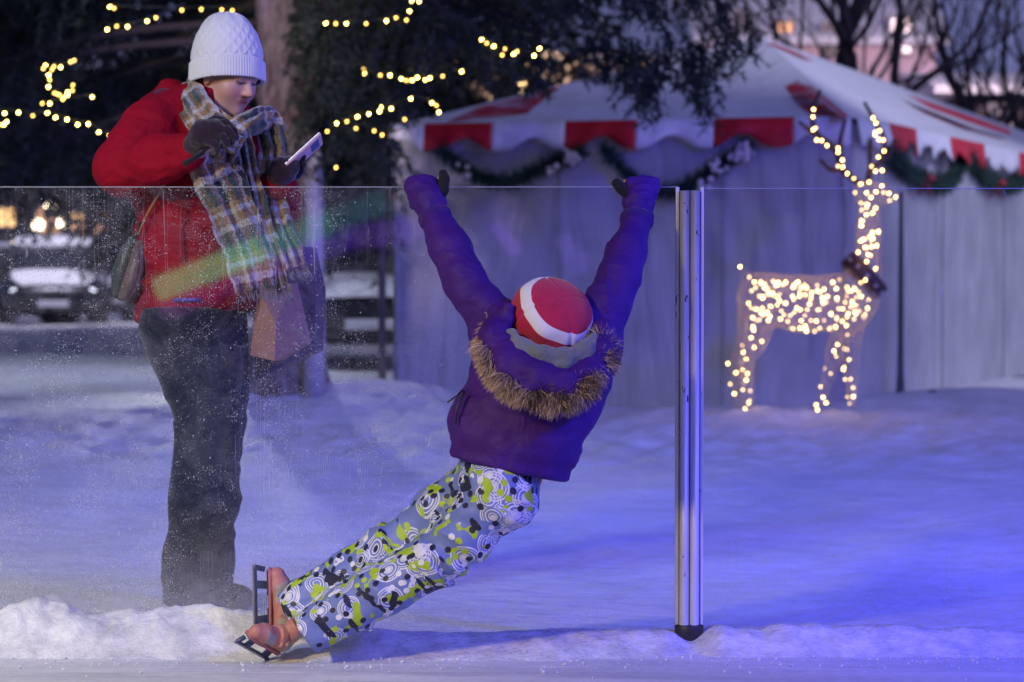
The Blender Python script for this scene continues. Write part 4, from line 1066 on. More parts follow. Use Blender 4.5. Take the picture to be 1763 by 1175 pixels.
def head_paint(V, H, skin=SKIN, brow=(0.13, 0.07, 0.045), cheek=0.35):
    c, A, s = H; q = (V - c) @ A / s; C = np.tile(np.array(skin), (len(V), 1)).astype(float)
    def blend(mask, colr):
        nonlocal C
        m = np.clip(mask, 0, 1)[:, None]; C = C * (1 - m) + np.array(colr) * m
    fr = q[:, 1] > .15
    for sx in (-1, 1):
        blend(fr * cheek * np.exp(-((q[:, 0] - sx * .17) / .11) ** 2 - ((q[:, 2] + .16) / .09) ** 2), (0.55, 0.16, 0.13))
        bz = .10 - 1.6 * (q[:, 0] - sx * .12) ** 2
        blend(fr * .95 * np.exp(-((q[:, 2] - bz) / .016) ** 4) * (np.abs(q[:, 0] - sx * .125) < .085), brow)
        ez = -.012 + 3.2 * (q[:, 0] - sx * .12) ** 2
        blend(fr * 1.0 * np.exp(-((q[:, 2] - ez) / .018) ** 4) * (np.abs(q[:, 0] - sx * .12) < .07), (0.06, 0.035, 0.03))
    lip = np.exp(-(q[:, 0] / .085) ** 4 - ((q[:, 2] + .253) / .036) ** 4)
    blend(fr * .8 * lip, (0.50, 0.12, 0.12))
    blend(fr * .7 * np.exp(-(q[:, 0] / .09) ** 4 - ((q[:, 2] + .256) / .007) ** 2), (0.12, 0.03, 0.03))
    blend(fr * .25 * np.exp(-((np.abs(q[:, 0]) - .03) / .014) ** 2 - ((q[:, 2] + .178) / .014) ** 2), (0.15, 0.04, 0.03))
    blend(fr * .3 * np.exp(-(q[:, 0] / .06) ** 2 - ((q[:, 2] + .13) / .05) ** 2), (0.55, 0.16, 0.13))
    return C
def hatmesh(name, c, fwd, upv, prof, sx, sy, mat, parent, n=160, ribs=0, ribh=0.0, zr=(0, 0), knit=None, gather=0.0, sub=4, lumps=0.0):
    """a cap turned about its own axis: prof = [(radius factor, height m)] from hem to crown"""
    f = np.array(fwd, float); u = np.array(upv, float); u /= np.linalg.norm(u); f -= u * (f @ u); f /= np.linalg.norm(f); r = np.cross(f, u)
    pr = spline([(a, b, 0) for a, b in prof], sub); V = []; L = []
    for i, (a, z, _) in enumerate(pr):
        for k in range(n):
            th = 2 * math.pi * k / n; rr = a
            if ribs and zr[0] <= z <= zr[1] and i > 1: rr += ribh * abs(math.sin(th * ribs / 2)) / sx
            if knit: rr += knit(th, z) / sx
            if gather and z > zr[1]: rr *= 1 + gather * math.sin(th * 9) * max(0, (z - .6 * pr[-1][1]) / (.4 * pr[-1][1]))
            p = np.array((math.cos(th) * rr * sx, math.sin(th) * rr * sy, z)); V.append(p); L.append((p[0], p[1], p[2]))
    V = np.array(V); N = len(pr)
    if lumps: V[:, :2] *= (1 + lumps * vn(V * 22, 4))[:, None]
    W = np.array(c) + V @ np.stack([r, f, u], 0)
    i, k = np.meshgrid(np.arange(N - 1), np.arange(n), indexing='ij'); i = i.ravel(); k = k.ravel(); k2 = (k + 1) % n
    Fc = np.stack([i * n + k, i * n + k2, (i + 1) * n + k2, (i + 1) * n + k], 1)
    return mk(name, W, Fc, mat, parent, vec=L)

def fabric(name, c, var=0.12, rough=0.75, weave=900, bstr=0.25, crease=14, cstr=0.5, cd=0.012, sheen=0.15, spec=0.3):
    m, nt, b = new_mat(name); v = coords(nt)
    lo = tuple(x * (1 - var) for x in c); hi = tuple(min(1, x * (1 + var)) for x in c)
    nt.links.new(ramp(nt, noise(nt, v, 9, 4, 0.65), [(0.3, lo), (0.7, hi)]), b.inputs['Base Color'])
    b.inputs['Roughness'].default_value = rough; b.inputs['Sheen Weight'].default_value = sheen; b.inputs['Specular IOR Level'].default_value = spec
    n1 = noise(nt, v, crease, 4, 0.55, 0.6); n2 = noise(nt, v, weave, 2)
    bp = nd(nt, 'ShaderNodeBump'); bp.inputs['Strength'].default_value = cstr; bp.inputs['Distance'].default_value = cd; nt.links.new(n1, bp.inputs['Height'])
    b2 = nd(nt, 'ShaderNodeBump'); b2.inputs['Strength'].default_value = bstr; b2.inputs['Distance'].default_value = 0.0008; nt.links.new(n2, b2.inputs['Height']); nt.links.new(bp.outputs[0], b2.inputs['Normal'])
    nt.links.new(b2.outputs[0], b.inputs['Normal']); return m

def creases(V, N, segs, amp, freq, seed, across=3.0):
    """folds that run round the limb: noise stretched across the limb's own axis"""
    out = np.zeros(len(V)); best = np.full(len(V), 1e9)
    for k, (a, b) in enumerate(segs):
        a = np.asarray(a, float); b = np.asarray(b, float); ab = b - a; L = np.linalg.norm(ab); t = np.clip(((V - a) @ ab) / L ** 2, 0, 1)
        q = V - (a + t[:, None] * ab); dist = np.linalg.norm(q, axis=1); s = ((V - a) @ ab) / L
        cs = np.stack([s * freq + 0.7 * vn(V * 5, seed + 9), (q[:, 0] + k) * freq / across, q[:, 2] * freq / across], 1)
        val = 1 - np.abs(vn(cs, seed + k)) * 2; val = np.sign(val) * np.abs(val) ** 1.3
        m = dist < best; out[m] = val[m]; best[m] = dist[m]
    return V + N * (out * amp)[:, None]

# ================= child hanging from the glass =================
C_ = lambda x, y, Y: P(x, y, Y)
kid = empty('person', P(700, 1105, 6.8), 'child in purple jacket and dotted trousers hanging from the glass on ice skates', 'person')
s_ = 6.7 / FPX
shL, elL, wrL = C_(862, 572, 6.74), C_(797, 480, 6.80), C_(750, 378, 6.90)
shR, elR, wrR = C_(1020, 592, 6.74), C_(1066, 480, 6.80), C_(1096, 382, 6.90)
HK = head_matrix(C_(949, 550, 6.715), (0.05, 0.62, 0.78), (0.30, -0.80, 0.52), 0.205)
hip1, kn1, an1 = C_(838, 832, 6.72), C_(690, 946, 6.74), C_(506, 1050, 6.80)
hip2, kn2, an2 = C_(864, 858, 6.62), C_(756, 962, 6.64), C_(545, 1078, 6.70)
def fingers(p, palm, root, outd, side, ln, r, curl, down):
    """four fingers from the palm edge and a thumb; outd = pointing direction, side = across the palm, down = the way they close"""
    outd, side, down = [np.array(x, float) / np.linalg.norm(x) for x in (outd, side, down)]
    d = None
    for k, (o, l) in enumerate(((-1.5, .86), (-.5, 1.0), (.5, .94), (1.5, .76))):
        a = root + side * o * r * 2.15; b = a + (outd * math.cos(curl * .35) + down * math.sin(curl * .35)) * ln * l * .42
        c = b + (outd * math.cos(curl) + down * math.sin(curl)) * ln * l * .33; e = c + (outd * math.cos(curl * 1.7) + down * math.sin(curl * 1.7)) * ln * l * .25
        f = np.minimum(np.minimum(rc(p, a, b, r, r * .95), rc(p, b, c, r * .95, r * .88)), rc(p, c, e, r * .88, r * .78))
        d = f if d is None else np.minimum(d, f)
    return d
def kid_body(p):
    d = head_sdf(p, HK)
    t = chain(p, [(C_(948, 600, 6.72), .085), (C_(915, 690, 6.71), .09), (C_(872, 810, 6.70), .095)], .03)
    d = smin(d, t, .04)
    for sh, el_, wr, hx_, hy in ((shL, elL, wrL, 727, 312), (shR, elR, wrR, 1106, 316)):
        d = smin(d, chain(p, [(sh, .042), (el_, .032), (wr, .024)], .02), .03)
        hc = C_(hx_, hy + 14, 6.965)
        d = smin(d, rc(p, wr, hc, .022, .03), .012)
        d = smin(d, fingers(p, hc, C_(hx_, hy, 6.975), (0, 1, .25), (1, 0, 0), .065, .0075, 1.1, (0, 0, -1)), .006)
        tdir = 1 if hx_ < 881 else -1
        d = smin(d, rc(p, hc + np.array((tdir * .02, 0, -.01)), hc + np.array((tdir * .045, 0, .028)), .009, .008), .006)
    for h, k, a in ((hip1, kn1, an1), (hip2, kn2, an2)):
        d = smin(d, chain(p, [(h, .07), (k, .045), (a, .032)], .02), .03)
    return d
Vk, Fk = nets(kid_body, *bounds([HK[0], C_(700, 290, 7.0), C_(1140, 290, 6.9), C_(480, 1120, 6.8), C_(930, 900, 6.6)], .14), .0075)
Vk = relax(Vk, Fk, 1)
mk('body', Vk, Fk, M['skin'], kid, col=head_paint(Vk, HK))

M['purple'] = fabric('purple_nylon', (0.050, 0.009, 0.165), 0.15, 0.62, 700, 0.4, 14, 0.7, 0.014, 0.0, 0.25)
M['purple_dark'] = fabric('purple_knit', (0.036, 0.007, 0.14), 0.1, 0.85, 700, 0.3)
hemA, hemB = C_(778, 783, 6.7), C_(966, 826, 6.7)
hemN = np.array((-(hemB - hemA)[2], 0, (hemB - hemA)[0])); hemN /= np.linalg.norm(hemN); hemN = hemN if hemN[2] < 0 else -hemN
armsegs = [(shL, elL), (elL, wrL), (shR, elR), (elR, wrR)]
def cut_arm(p, wr, el_, d, off):
    n = (wr - el_) / np.linalg.norm(wr - el_); return smax(d, (p - wr) @ n - off, .006)
def jacket(p):
    ctr = C_(872, 815, 6.69)
    t = chain(p, [(C_(943, 596, 6.72), 80 * s_), (C_(938, 640, 6.71), 104 * s_), (C_(912, 700, 6.70), 106 * s_), (C_(888, 762, 6.685), 104 * s_), (ctr, 103 * s_)], .03, 1.2)
    t = smin(t, rc(p, shL + (.01, 0, -.02), C_(905, 640, 6.7), 54 * s_, 80 * s_, 1.15), .04)
    t = smin(t, rc(p, shR + (-.01, 0, -.02), C_(965, 650, 6.7), 52 * s_, 78 * s_, 1.15), .04)
    t = smin(t, ell(p, C_(806, 735, 6.68), (.035, .08, .09)), .04)
    # elastic rib at the waist pulls in, then the hem is cut
    h = (p - hemA) @ hemN
    t = t + .006 * np.exp(-((h + .028) / .022) ** 2)
    t = smax(t, h, .008)
    aL = cut_arm(p, wrL, elL, chain(p, [(shL, 46 * s_), ((shL + elL) / 2, 38 * s_), (elL, 34 * s_), ((elL + wrL) / 2, 32 * s_), (wrL, 27 * s_)], .015), .004)
    aR = cut_arm(p, wrR, elR, chain(p, [(shR, 48 * s_), ((shR + elR) / 2, 39 * s_), (elR, 35 * s_), ((elR + wrR) / 2, 32 * s_), (wrR, 26 * s_)], .015), .004)
    d = smin(t, smin(aL, aR, .01), .035)
    # neck opening
    return smax(d, -ell(p, C_(955, 560, 6.66), (.10, .10, .075)), .01)
Vj, Fj = nets(jacket, *bounds([shL, shR, wrL, wrR, hemA, hemB, C_(760, 740, 6.5)], .14), .006)
Nj = vnorm(Vj, Fj)
Vj = creases(Vj, Nj, armsegs, .0036, 14, 3, 2.0)
hj = (Vj - hemA) @ hemN
m_ = (hj > -.05) & (hj < -.004); along = (Vj - hemA) @ ((hemB - hemA) / np.linalg.norm(hemB - hemA))
Vj = Vj + Nj * (m_ * .0012 * np.sin(along * 2 * np.pi / .0075))[:, None]
tors = np.clip((-hj - .03) / .05, 0, 1) * (np.abs(Vj[:, 0] - .0) < .25)
Vj = Vj + Nj * (tors * .009 * vn(Vj * (9, 9, 16), 8))[:, None] + Nj * (tors * .003 * ridge(Vj * (18, 18, 34), 9))[:, None]
jk = mk('jacket', Vj, Fj, M['purple'], kid)
# knitted rib cuffs
for wr, el_, hc in ((wrL, elL, C_(734, 335, 6.955)), (wrR, elR, C_(1101, 338, 6.955))):
    b = MB(); ax_ = (hc - wr) / np.linalg.norm(hc - wr)
    pts = [wr - ax_ * .012 + ax_ * t for t in np.linspace(0, .034, 6)]
    b.tube(pts, [26 * s_, 29 * s_, 29.5 * s_, 29.5 * s_, 29 * s_, 26 * s_], 112, profile=lambda th, i: (math.cos(th) * (1 + .035 * math.sin(th * 28)), math.sin(th) * (1 + .035 * math.sin(th * 28))), flat=.85, up=(0, 1, 0))
    b.build('cuff', M['purple_dark'], jk)
b = MB(); b.tube([C_(797, 672, 6.60), C_(788, 680, 6.59), C_(779, 687, 6.585), C_(770, 693, 6.58)], [.0018, .0016, .0022, .0025], 6)
b.build('zip_pull', M['rubber'], jk)
b = MB(); b.tube(spline([C_(800, 674, 6.605), C_(788, 700, 6.59), C_(784, 730, 6.59)], 4), .003, 6); b.build('pocket_zip', M['rubber'], jk)
b = MB()
for pl in ([(843, 537), (847, 541), (846, 546), (850, 551)], [(850, 536), (849, 541), (854, 543)]):
    b.tube(spline([C_(x - 8, y + 1, 6.655) for x, y in pl], 3), .0012, 5)
b.build('sleeve_emblem', simple('thread', (.35, .33, .45), .5, .1), jk)
# hood: soft rolled bag hanging at the back of the neck, grey lining, fur edge
def ringpts(pts, Y): return spline([C_(x, y, Yv) for (x, y, Yv) in pts], 8)
hoodpath = [(862, 545, 6.66), (856, 590, 6.60), (880, 632, 6.555), (925, 664, 6.535), (975, 672, 6.535), (1012, 650, 6.56), (1034, 612, 6.60), (1036, 572, 6.66)]
def hood(p):
    d = chain(p, [(C_(*q), r * s_) for q, r in zip(hoodpath, (20, 30, 36, 40, 40, 36, 28, 20))], .03)
    d = smin(d, ell(p, C_(948, 632, 6.64), (100 * s_, .085, 62 * s_)), .03)
    d = smin(d, rc(p, C_(868, 560, 6.63), C_(876, 530, 6.62), 14 * s_, 7 * s_), .02)
    d = smin(d, chain(p, [(C_(884, 590, 6.575), 13 * s_), (C_(912, 618, 6.555), 14 * s_), (C_(960, 632, 6.55), 14 * s_), (C_(1000, 618, 6.56), 13 * s_), (C_(1024, 590, 6.59), 11 * s_)], .01), .008)
    return smax(d, -ell(p, C_(955, 572, 6.60), (72 * s_, .13, 56 * s_)), .012)
Vh, Fh = nets(hood, *bounds([C_(830, 510, 6.5), C_(1070, 720, 6.75)], .05), .005)
Nh = vnorm(Vh, Fh); Vh = Vh + Nh * (.004 * vn(Vh * (30, 12, 50), 3))[:, None] + Nh * (.005 * ridge(Vh * (14, 14, 34), 6))[:, None]
hd = mk('hood', Vh, Fh, M['purple'], kid)
M['lining'] = fabric('grey_fleece', (0.17, 0.19, 0.20), 0.2, 0.95, 400, 0.6, 40, 0.8, 0.01, 0.3)
def lining(p):
    d = chain(p, [(C_(878, 580, 6.58), 12 * s_), (C_(892, 600, 6.545), 18 * s_), (C_(928, 616, 6.53), 20 * s_), (C_(970, 620, 6.53), 20 * s_), (C_(1005, 606, 6.55), 17 * s_), (C_(1020, 584, 6.58), 11 * s_)], .012)
    return d
Vl, Fl = nets(lining, *bounds([C_(860, 550, 6.5), C_(1040, 650, 6.65)], .03), .0045)
Nl = vnorm(Vl, Fl); Vl = Vl + Nl * (.006 * vn(Vl * (26, 26, 60), 5))[:, None] + Nl * (.003 * vn(Vl * (90, 90, 90), 6))[:, None]
mk('lining', Vl, Fl, M['lining'], hd)
# fur: tapered tufts along the hood's edge
fp = ringpts([(852, 562, 6.62), (840, 592, 6.575), (848, 626, 6.535), (876, 658, 6.505), (920, 680, 6.49), (966, 686, 6.49), (1006, 668, 6.51), (1032, 636, 6.55), (1040, 604, 6.60), (1036, 580, 6.65)], 6)
seg = np.linalg.norm(np.diff(fp, axis=0), axis=1); cs = np.concatenate([[0], np.cumsum(seg)])
nf_ = 30000; rf = np.random.default_rng(4)
u = rf.random(nf_) * cs[-1]; k = np.clip(np.searchsorted(cs, u) - 1, 0, len(seg) - 1); t = ((u - cs[k]) / seg[k])[:, None]
base = fp[k] + (fp[k + 1] - fp[k]) * t; tan = (fp[k + 1] - fp[k]) / seg[k][:, None]
cen = C_(950, 600, 6.62); outv = base - cen; outv[:, 1] *= .3; outv /= np.linalg.norm(outv, axis=1)[:, None]
rnd = rf.normal(size=(nf_, 3)); rnd /= np.linalg.norm(rnd, axis=1)[:, None]
w1 = rf.random(nf_)[:, None]
clump = np.stack([vn(np.stack([u * 60, 0 * u, 0 * u], 1), s) for s in (1, 2, 3)], 1)
dirn = outv * (.75 * w1 + .1) + np.array((0, -.75, 0)) * (1 - w1) + np.array((-0.15, 0, -.35)) + rnd * .38 + clump * .75
dirn /= np.linalg.norm(dirn, axis=1)[:, None]
root_ = base + rnd * .012 - outv * .006
ln = (.020 + .034 * rf.random(nf_) ** 1.5)[:, None]; sd_ = np.cross(dirn, rf.normal(size=(nf_, 3))); sd_ /= np.linalg.norm(sd_, axis=1)[:, None]
wd = .0011
mid = root_ + dirn * ln * .55; d2_ = dirn + np.array((0, 0, -.35)) + tan * rf.normal(size=(nf_, 1)) * .25; d2_ /= np.linalg.norm(d2_, axis=1)[:, None]; tip = mid + d2_ * ln * .5
Vf = np.stack([root_ - sd_ * wd, root_ + sd_ * wd, mid + sd_ * wd * .9, mid - sd_ * wd * .9, tip], 1).reshape(-1, 3)
ii = np.arange(nf_) * 5
Ff = np.vstack([np.stack([ii, ii + 1, ii + 2], 1), np.stack([ii, ii + 2, ii + 3], 1), np.stack([ii + 3, ii + 2, ii + 4], 1)])
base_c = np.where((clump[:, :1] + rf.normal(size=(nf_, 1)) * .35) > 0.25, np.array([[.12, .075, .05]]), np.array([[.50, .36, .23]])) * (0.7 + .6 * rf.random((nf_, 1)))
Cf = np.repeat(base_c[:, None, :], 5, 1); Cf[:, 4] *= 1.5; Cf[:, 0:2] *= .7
M['fur'] = vcol('fur', .8)
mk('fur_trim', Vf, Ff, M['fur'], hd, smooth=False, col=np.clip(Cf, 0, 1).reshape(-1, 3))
# beanie
def m_beanie():
    m, nt, b = new_mat('beanie'); a = nd(nt, 'ShaderNodeAttribute', attribute_name='puv'); sep = nd(nt, 'ShaderNodeSeparateXYZ'); nt.links.new(a.outputs['Vector'], sep.inputs[0])
    z = mth(nt, 'ADD', sep.outputs[2], mth(nt, 'MULTIPLY', sep.outputs[0], 0.12))
    w1 = mth(nt, 'GREATER_THAN', z, 0.080); w2 = mth(nt, 'LESS_THAN', z, 0.108)
    v = coords(nt)
    red = ramp(nt, noise(nt, v, 30, 3), [(.3, (0.42, 0.006, 0.045)), (.7, (0.52, 0.009, 0.065))])
    nt.links.new(mixc(nt, mth(nt, 'MULTIPLY', w1, w2), red, (0.78, 0.75, 0.76)), b.inputs['Base Color'])
    b.inputs['Roughness'].default_value = .9; b.inputs['Sheen Weight'].default_value = .3
    bump(nt, b, mth(nt, 'ADD', noise(nt, v, 300, 2), noise(nt, v, 20, 3)), .35, .003); return m
def seam(th, z):
    s = abs(((th - .35) / (math.pi / 2)) % 1 - 0.0); s = min(s, 1 - s); return -.0045 * math.exp(-(s / .035) ** 2) * max(0, min(1, (z - .01) / .02))
hatc = C_(953, 541, 6.665)
hu = np.array((0.33, -0.68, 0.66)); hu /= np.linalg.norm(hu)
hatmesh('beanie', hatc - hu * .070, (0, .6, .8), hu, [(.93, .0), (.985, .006), (1.0, .02), (1.03, .05), (1.0, .08), (.88, .105), (.66, .123), (.36, .134), (.12, .137), (.0, .134)], .104, .106, m_beanie(), kid, knit=seam, sub=6, lumps=.045)

# trousers
def m_pants():
    m, nt, b = new_mat('dotted_trousers'); v = coords(nt, 'puv')
    def vor(scale, rnd=1.0, off=0.0):
        mp = nd(nt, 'ShaderNodeMapping'); mp.inputs['Location'].default_value = (off, off * .7, 0); nt.links.new(v, mp.inputs[0])
        n = nd(nt, 'ShaderNodeTexVoronoi', voronoi_dimensions='2D'); n.inputs['Scale'].default_value = scale; n.inputs['Randomness'].default_value = rnd
        nt.links.new(mp.outputs[0], n.inputs['Vector']); c = nd(nt, 'ShaderNodeSeparateColor'); nt.links.new(n.outputs['Color'], c.inputs[0]); return n.outputs['Distance'], c.outputs
    def band(d, r, w): return mth(nt, 'LESS_THAN', mth(nt, 'ABSOLUTE', mth(nt, 'SUBTRACT', d, r)), w)
    def mx(a, b_): return mth(nt, 'MAXIMUM', a, b_)
    def mul(a, b_): return mth(nt, 'MULTIPLY', a, b_)
    base = ramp(nt, noise(nt, v, 9, 1), [(.3, (0.13, 0.18, 0.46)), (.7, (0.17, 0.22, 0.52))])
    col = base
    # lime and white blotches with stepped outlines
    nl = noise(nt, v, 21, 1.5, .4)
    mp = nd(nt, 'ShaderNodeMapping'); mp.inputs['Location'].default_value = (3.7, 1.1, 0); nt.links.new(v, mp.inputs[0])
    d, c = vor(64, .12)
    dots = mth(nt, 'LESS_THAN', d, .66)
    nw = noise(nt, mp.outputs[0], 17, 1, .4)
    col = mixc(nt, mul(mth(nt, 'GREATER_THAN', nw, .66), mth(nt, 'LESS_THAN', d, .56)), col, (0.70, 0.70, 0.76))
    # concentric rings
    for sc_, off, th in ((11.5, 0, .42), (14, 5.3, .60)):
        dr, cr_ = vor(sc_, .85, off)
        rg = mx(mx(band(dr, .40, .022), band(dr, .33, .014)), mx(band(dr, .24, .02), band(dr, .13, .018)))
        col = mixc(nt, mul(rg, mth(nt, 'GREATER_THAN', cr_[0], th)), col, (0.68, 0.68, 0.76))
        col = mixc(nt, mul(mth(nt, 'LESS_THAN', dr, .10), mth(nt, 'GREATER_THAN', cr_[1], .5)), col, (0.68, 0.68, 0.75))
    col = mixc(nt, mul(mth(nt, 'GREATER_THAN', nl, .605), dots), col, (0.36, 0.52, 0.012))
    # navy chains of dots
    mp2 = nd(nt, 'ShaderNodeMapping'); mp2.inputs['Location'].default_value = (9.1, 4.1, 0); mp2.inputs['Rotation'].default_value = (0, 0, .5); mp2.inputs['Scale'].default_value = (1, .45, 1); nt.links.new(v, mp2.inputs[0])
    nk = noise(nt, mp2.outputs[0], 28, 1.5, .4)
    col = mixc(nt, mul(mth(nt, 'GREATER_THAN', nk, .635), dots), col, (0.010, 0.010, 0.04))
    d2, c2 = vor(38, .5, 2.0)
    dd = mth(nt, 'LESS_THAN', d2, .31)
    col = mixc(nt, mul(dd, mth(nt, 'GREATER_THAN', c2[0], .70)), col, (0.010, 0.010, 0.04))
    col = mixc(nt, mul(dd, mul(mth(nt, 'GREATER_THAN', c2[1], .82), mth(nt, 'LESS_THAN', c2[0], .70))), col, (0.74, 0.73, 0.78))
    col = mixc(nt, mul(dd, mul(mth(nt, 'GREATER_THAN', c2[2], .82), mth(nt, 'LESS_THAN', c2[0], .70))), col, (0.40, 0.56, 0.015))
    nt.links.new(col, b.inputs['Base Color']); b.inputs['Roughness'].default_value = .55
    vv = coords(nt); bump(nt, b, noise(nt, vv, 13, 4, .55, .5), .4, .012); return m
cufN = (an1 - kn1) / np.linalg.norm(an1 - kn1)
def leg_f(h, k, a, rh, rk, ra, ncut, off):
    def f(p):
        d = chain(p, [(h, rh), ((h + k) / 2, (rh + rk) / 2 + .002), (k, rk), ((k + a) / 2, (rk + ra) / 2 - .002), (a + ncut * .05, ra)], .02)
        return smax(d, (p - a) @ ncut - off, .006)
    return f
ax1 = np.array((-.80, 0, -.52)); ax1 /= np.linalg.norm(ax1)
l1 = leg_f(hip1, kn1, an1, .080, .071, .066, ax1, .018); l2 = leg_f(hip2, kn2, an2, .076, .064, .058, ax1, .035)
def pants(p):
    pel = chain(p, [(C_(868, 786, 6.70), .104), (C_(856, 830, 6.68), .102)], .02, 1.15)
    seat = ell(p, C_(864, 850, 6.63), (.085, .08, .085))
    d = smin(pel, seat, .05); d = smin(d, l1(p), .02); d = smin(d, l2(p), .02)
    d = smax(d, -((p - hemA) @ hemN + .010), .01)
    # hollow cuffs
    return d
Vp, Fp = nets(pants, *bounds([C_(450, 1140, 6.8), C_(960, 780, 6.7), C_(900, 900, 6.45), C_(480, 1000, 6.95)], .08), .006)
Np = vnorm(Vp, Fp)
Vp = creases(Vp, Np, [(hip1, kn1), (kn1, an1), (hip2, kn2), (kn2, an2)], .011, 12, 31, 2.4)
Np = vnorm(Vp, Fp); Vp = Vp + Np * (.005 * vn(Vp * (30, 20, 30), 12))[:, None]
# pattern coordinates: along and round the leg
axis = [C_(905, 760, 6.68), C_(850, 850, 6.68), C_(725, 957, 6.68), C_(510, 1075, 6.74), C_(440, 1110, 6.75)]
bu = np.zeros(len(Vp)); bvv = np.zeros(len(Vp)); bd = np.full(len(Vp), 1e9); acc_ = 0
for a, c in zip(axis[:-1], axis[1:]):
    ab = c - a; L = np.linalg.norm(ab); t = np.clip(((Vp - a) @ ab) / L ** 2, 0, 1); q = Vp - (a + t[:, None] * ab); dd = np.linalg.norm(q, axis=1)
    e = ab / L; n2 = np.cross(e, (0, 1, 0)); n2 /= np.linalg.norm(n2)
    m = dd < bd; s0 = acc_ + ((Vp - a) @ e)
    ang = np.arctan2(q @ n2, -(q[:, 1])); bu[m] = s0[m]; bvv[m] = (ang * .115)[m]; bd[m] = dd[m]; acc_ += L
mk('trousers', Vp, Fp, m_pants(), kid, vec=np.stack([bu, bvv, 0 * bu], 1))

# mitts: purple covers folded over the glass edge, black thumbs
M['black_glove'] = fabric('black_glove', (0.006, 0.006, 0.008), .2, .8, 500, .4)
def mitt(wr, pts, th, nm='mitten'):
    c = [(C_(x, y, Y), r * s_) for x, y, Y, r in pts]
    topz = 1.2215
    def f(p):
        d = chain(p, c, .008, 1.0)
        a, b_ = c[-1][0], c[0][0]
        # squared pocket over the fingers reaching over and behind the top edge
        q = p - np.array((a[0], 7.005, topz + .006)); M_ = np.array((.045, .064, .0175))
        dq = np.abs(q) - M_ + .012; box = np.linalg.norm(np.maximum(dq, 0), axis=1) + np.minimum(dq.max(1), 0) - .012
        d = smin(d, box, .016)
        q2 = p - np.array((a[0], 7.046, topz - .025)); dq = np.abs(q2) - np.array((.036, .016, .034)) + .012
        d = smin(d, np.linalg.norm(np.maximum(dq, 0), axis=1) + np.minimum(dq.max(1), 0) - .012, .01)
        return smax(d, -(np.maximum(np.abs(p[:, 1] - 7.006) - .0065, p[:, 2] - topz)), .002)
    lo, hi = bounds([x for x, _ in c] + [np.array((c[-1][0][0], 7.08, topz))], .07)
    V, Fc = nets(f, lo, hi, .004); V = relax(V, Fc, 1, .3); N = vnorm(V, Fc); V = V + N * (.0028 * ridge(V * (40, 40, 55), 4))[:, None]
    o = mk(nm, V, Fc, M['purple'], kid)
    tc = [(C_(x, y, Y), r * s_) for x, y, Y, r in th]
    V, Fc = nets(lambda p: chain(p, tc, .004), *bounds([x for x, _ in tc], .03), .0035)
    mk('thumb', V, Fc, M['black_glove'], o)
mitt(wrL, [(748, 372, 6.915, 26), (738, 345, 6.935, 29), (728, 330, 6.955, 28), (727, 324, 6.965, 22)], [(756, 345, 6.925, 7), (763, 328, 6.93, 10), (765, 308, 6.935, 9.5), (763, 299, 6.94, 8)])
mitt(wrR, [(1096, 376, 6.915, 24), (1099, 350, 6.935, 27), (1104, 333, 6.955, 27), (1106, 326, 6.965, 22)], [(1080, 336, 6.93, 9), (1069, 324, 6.935, 10.5), (1062, 316, 6.94, 9.5)])
b = MB(); b.tube([C_(1117, 366, 6.93), C_(1122, 369, 6.928), C_(1125, 375, 6.928)], [.004, .005, .003], 7); b.build('pull_cord', M['black_glove'], kid)

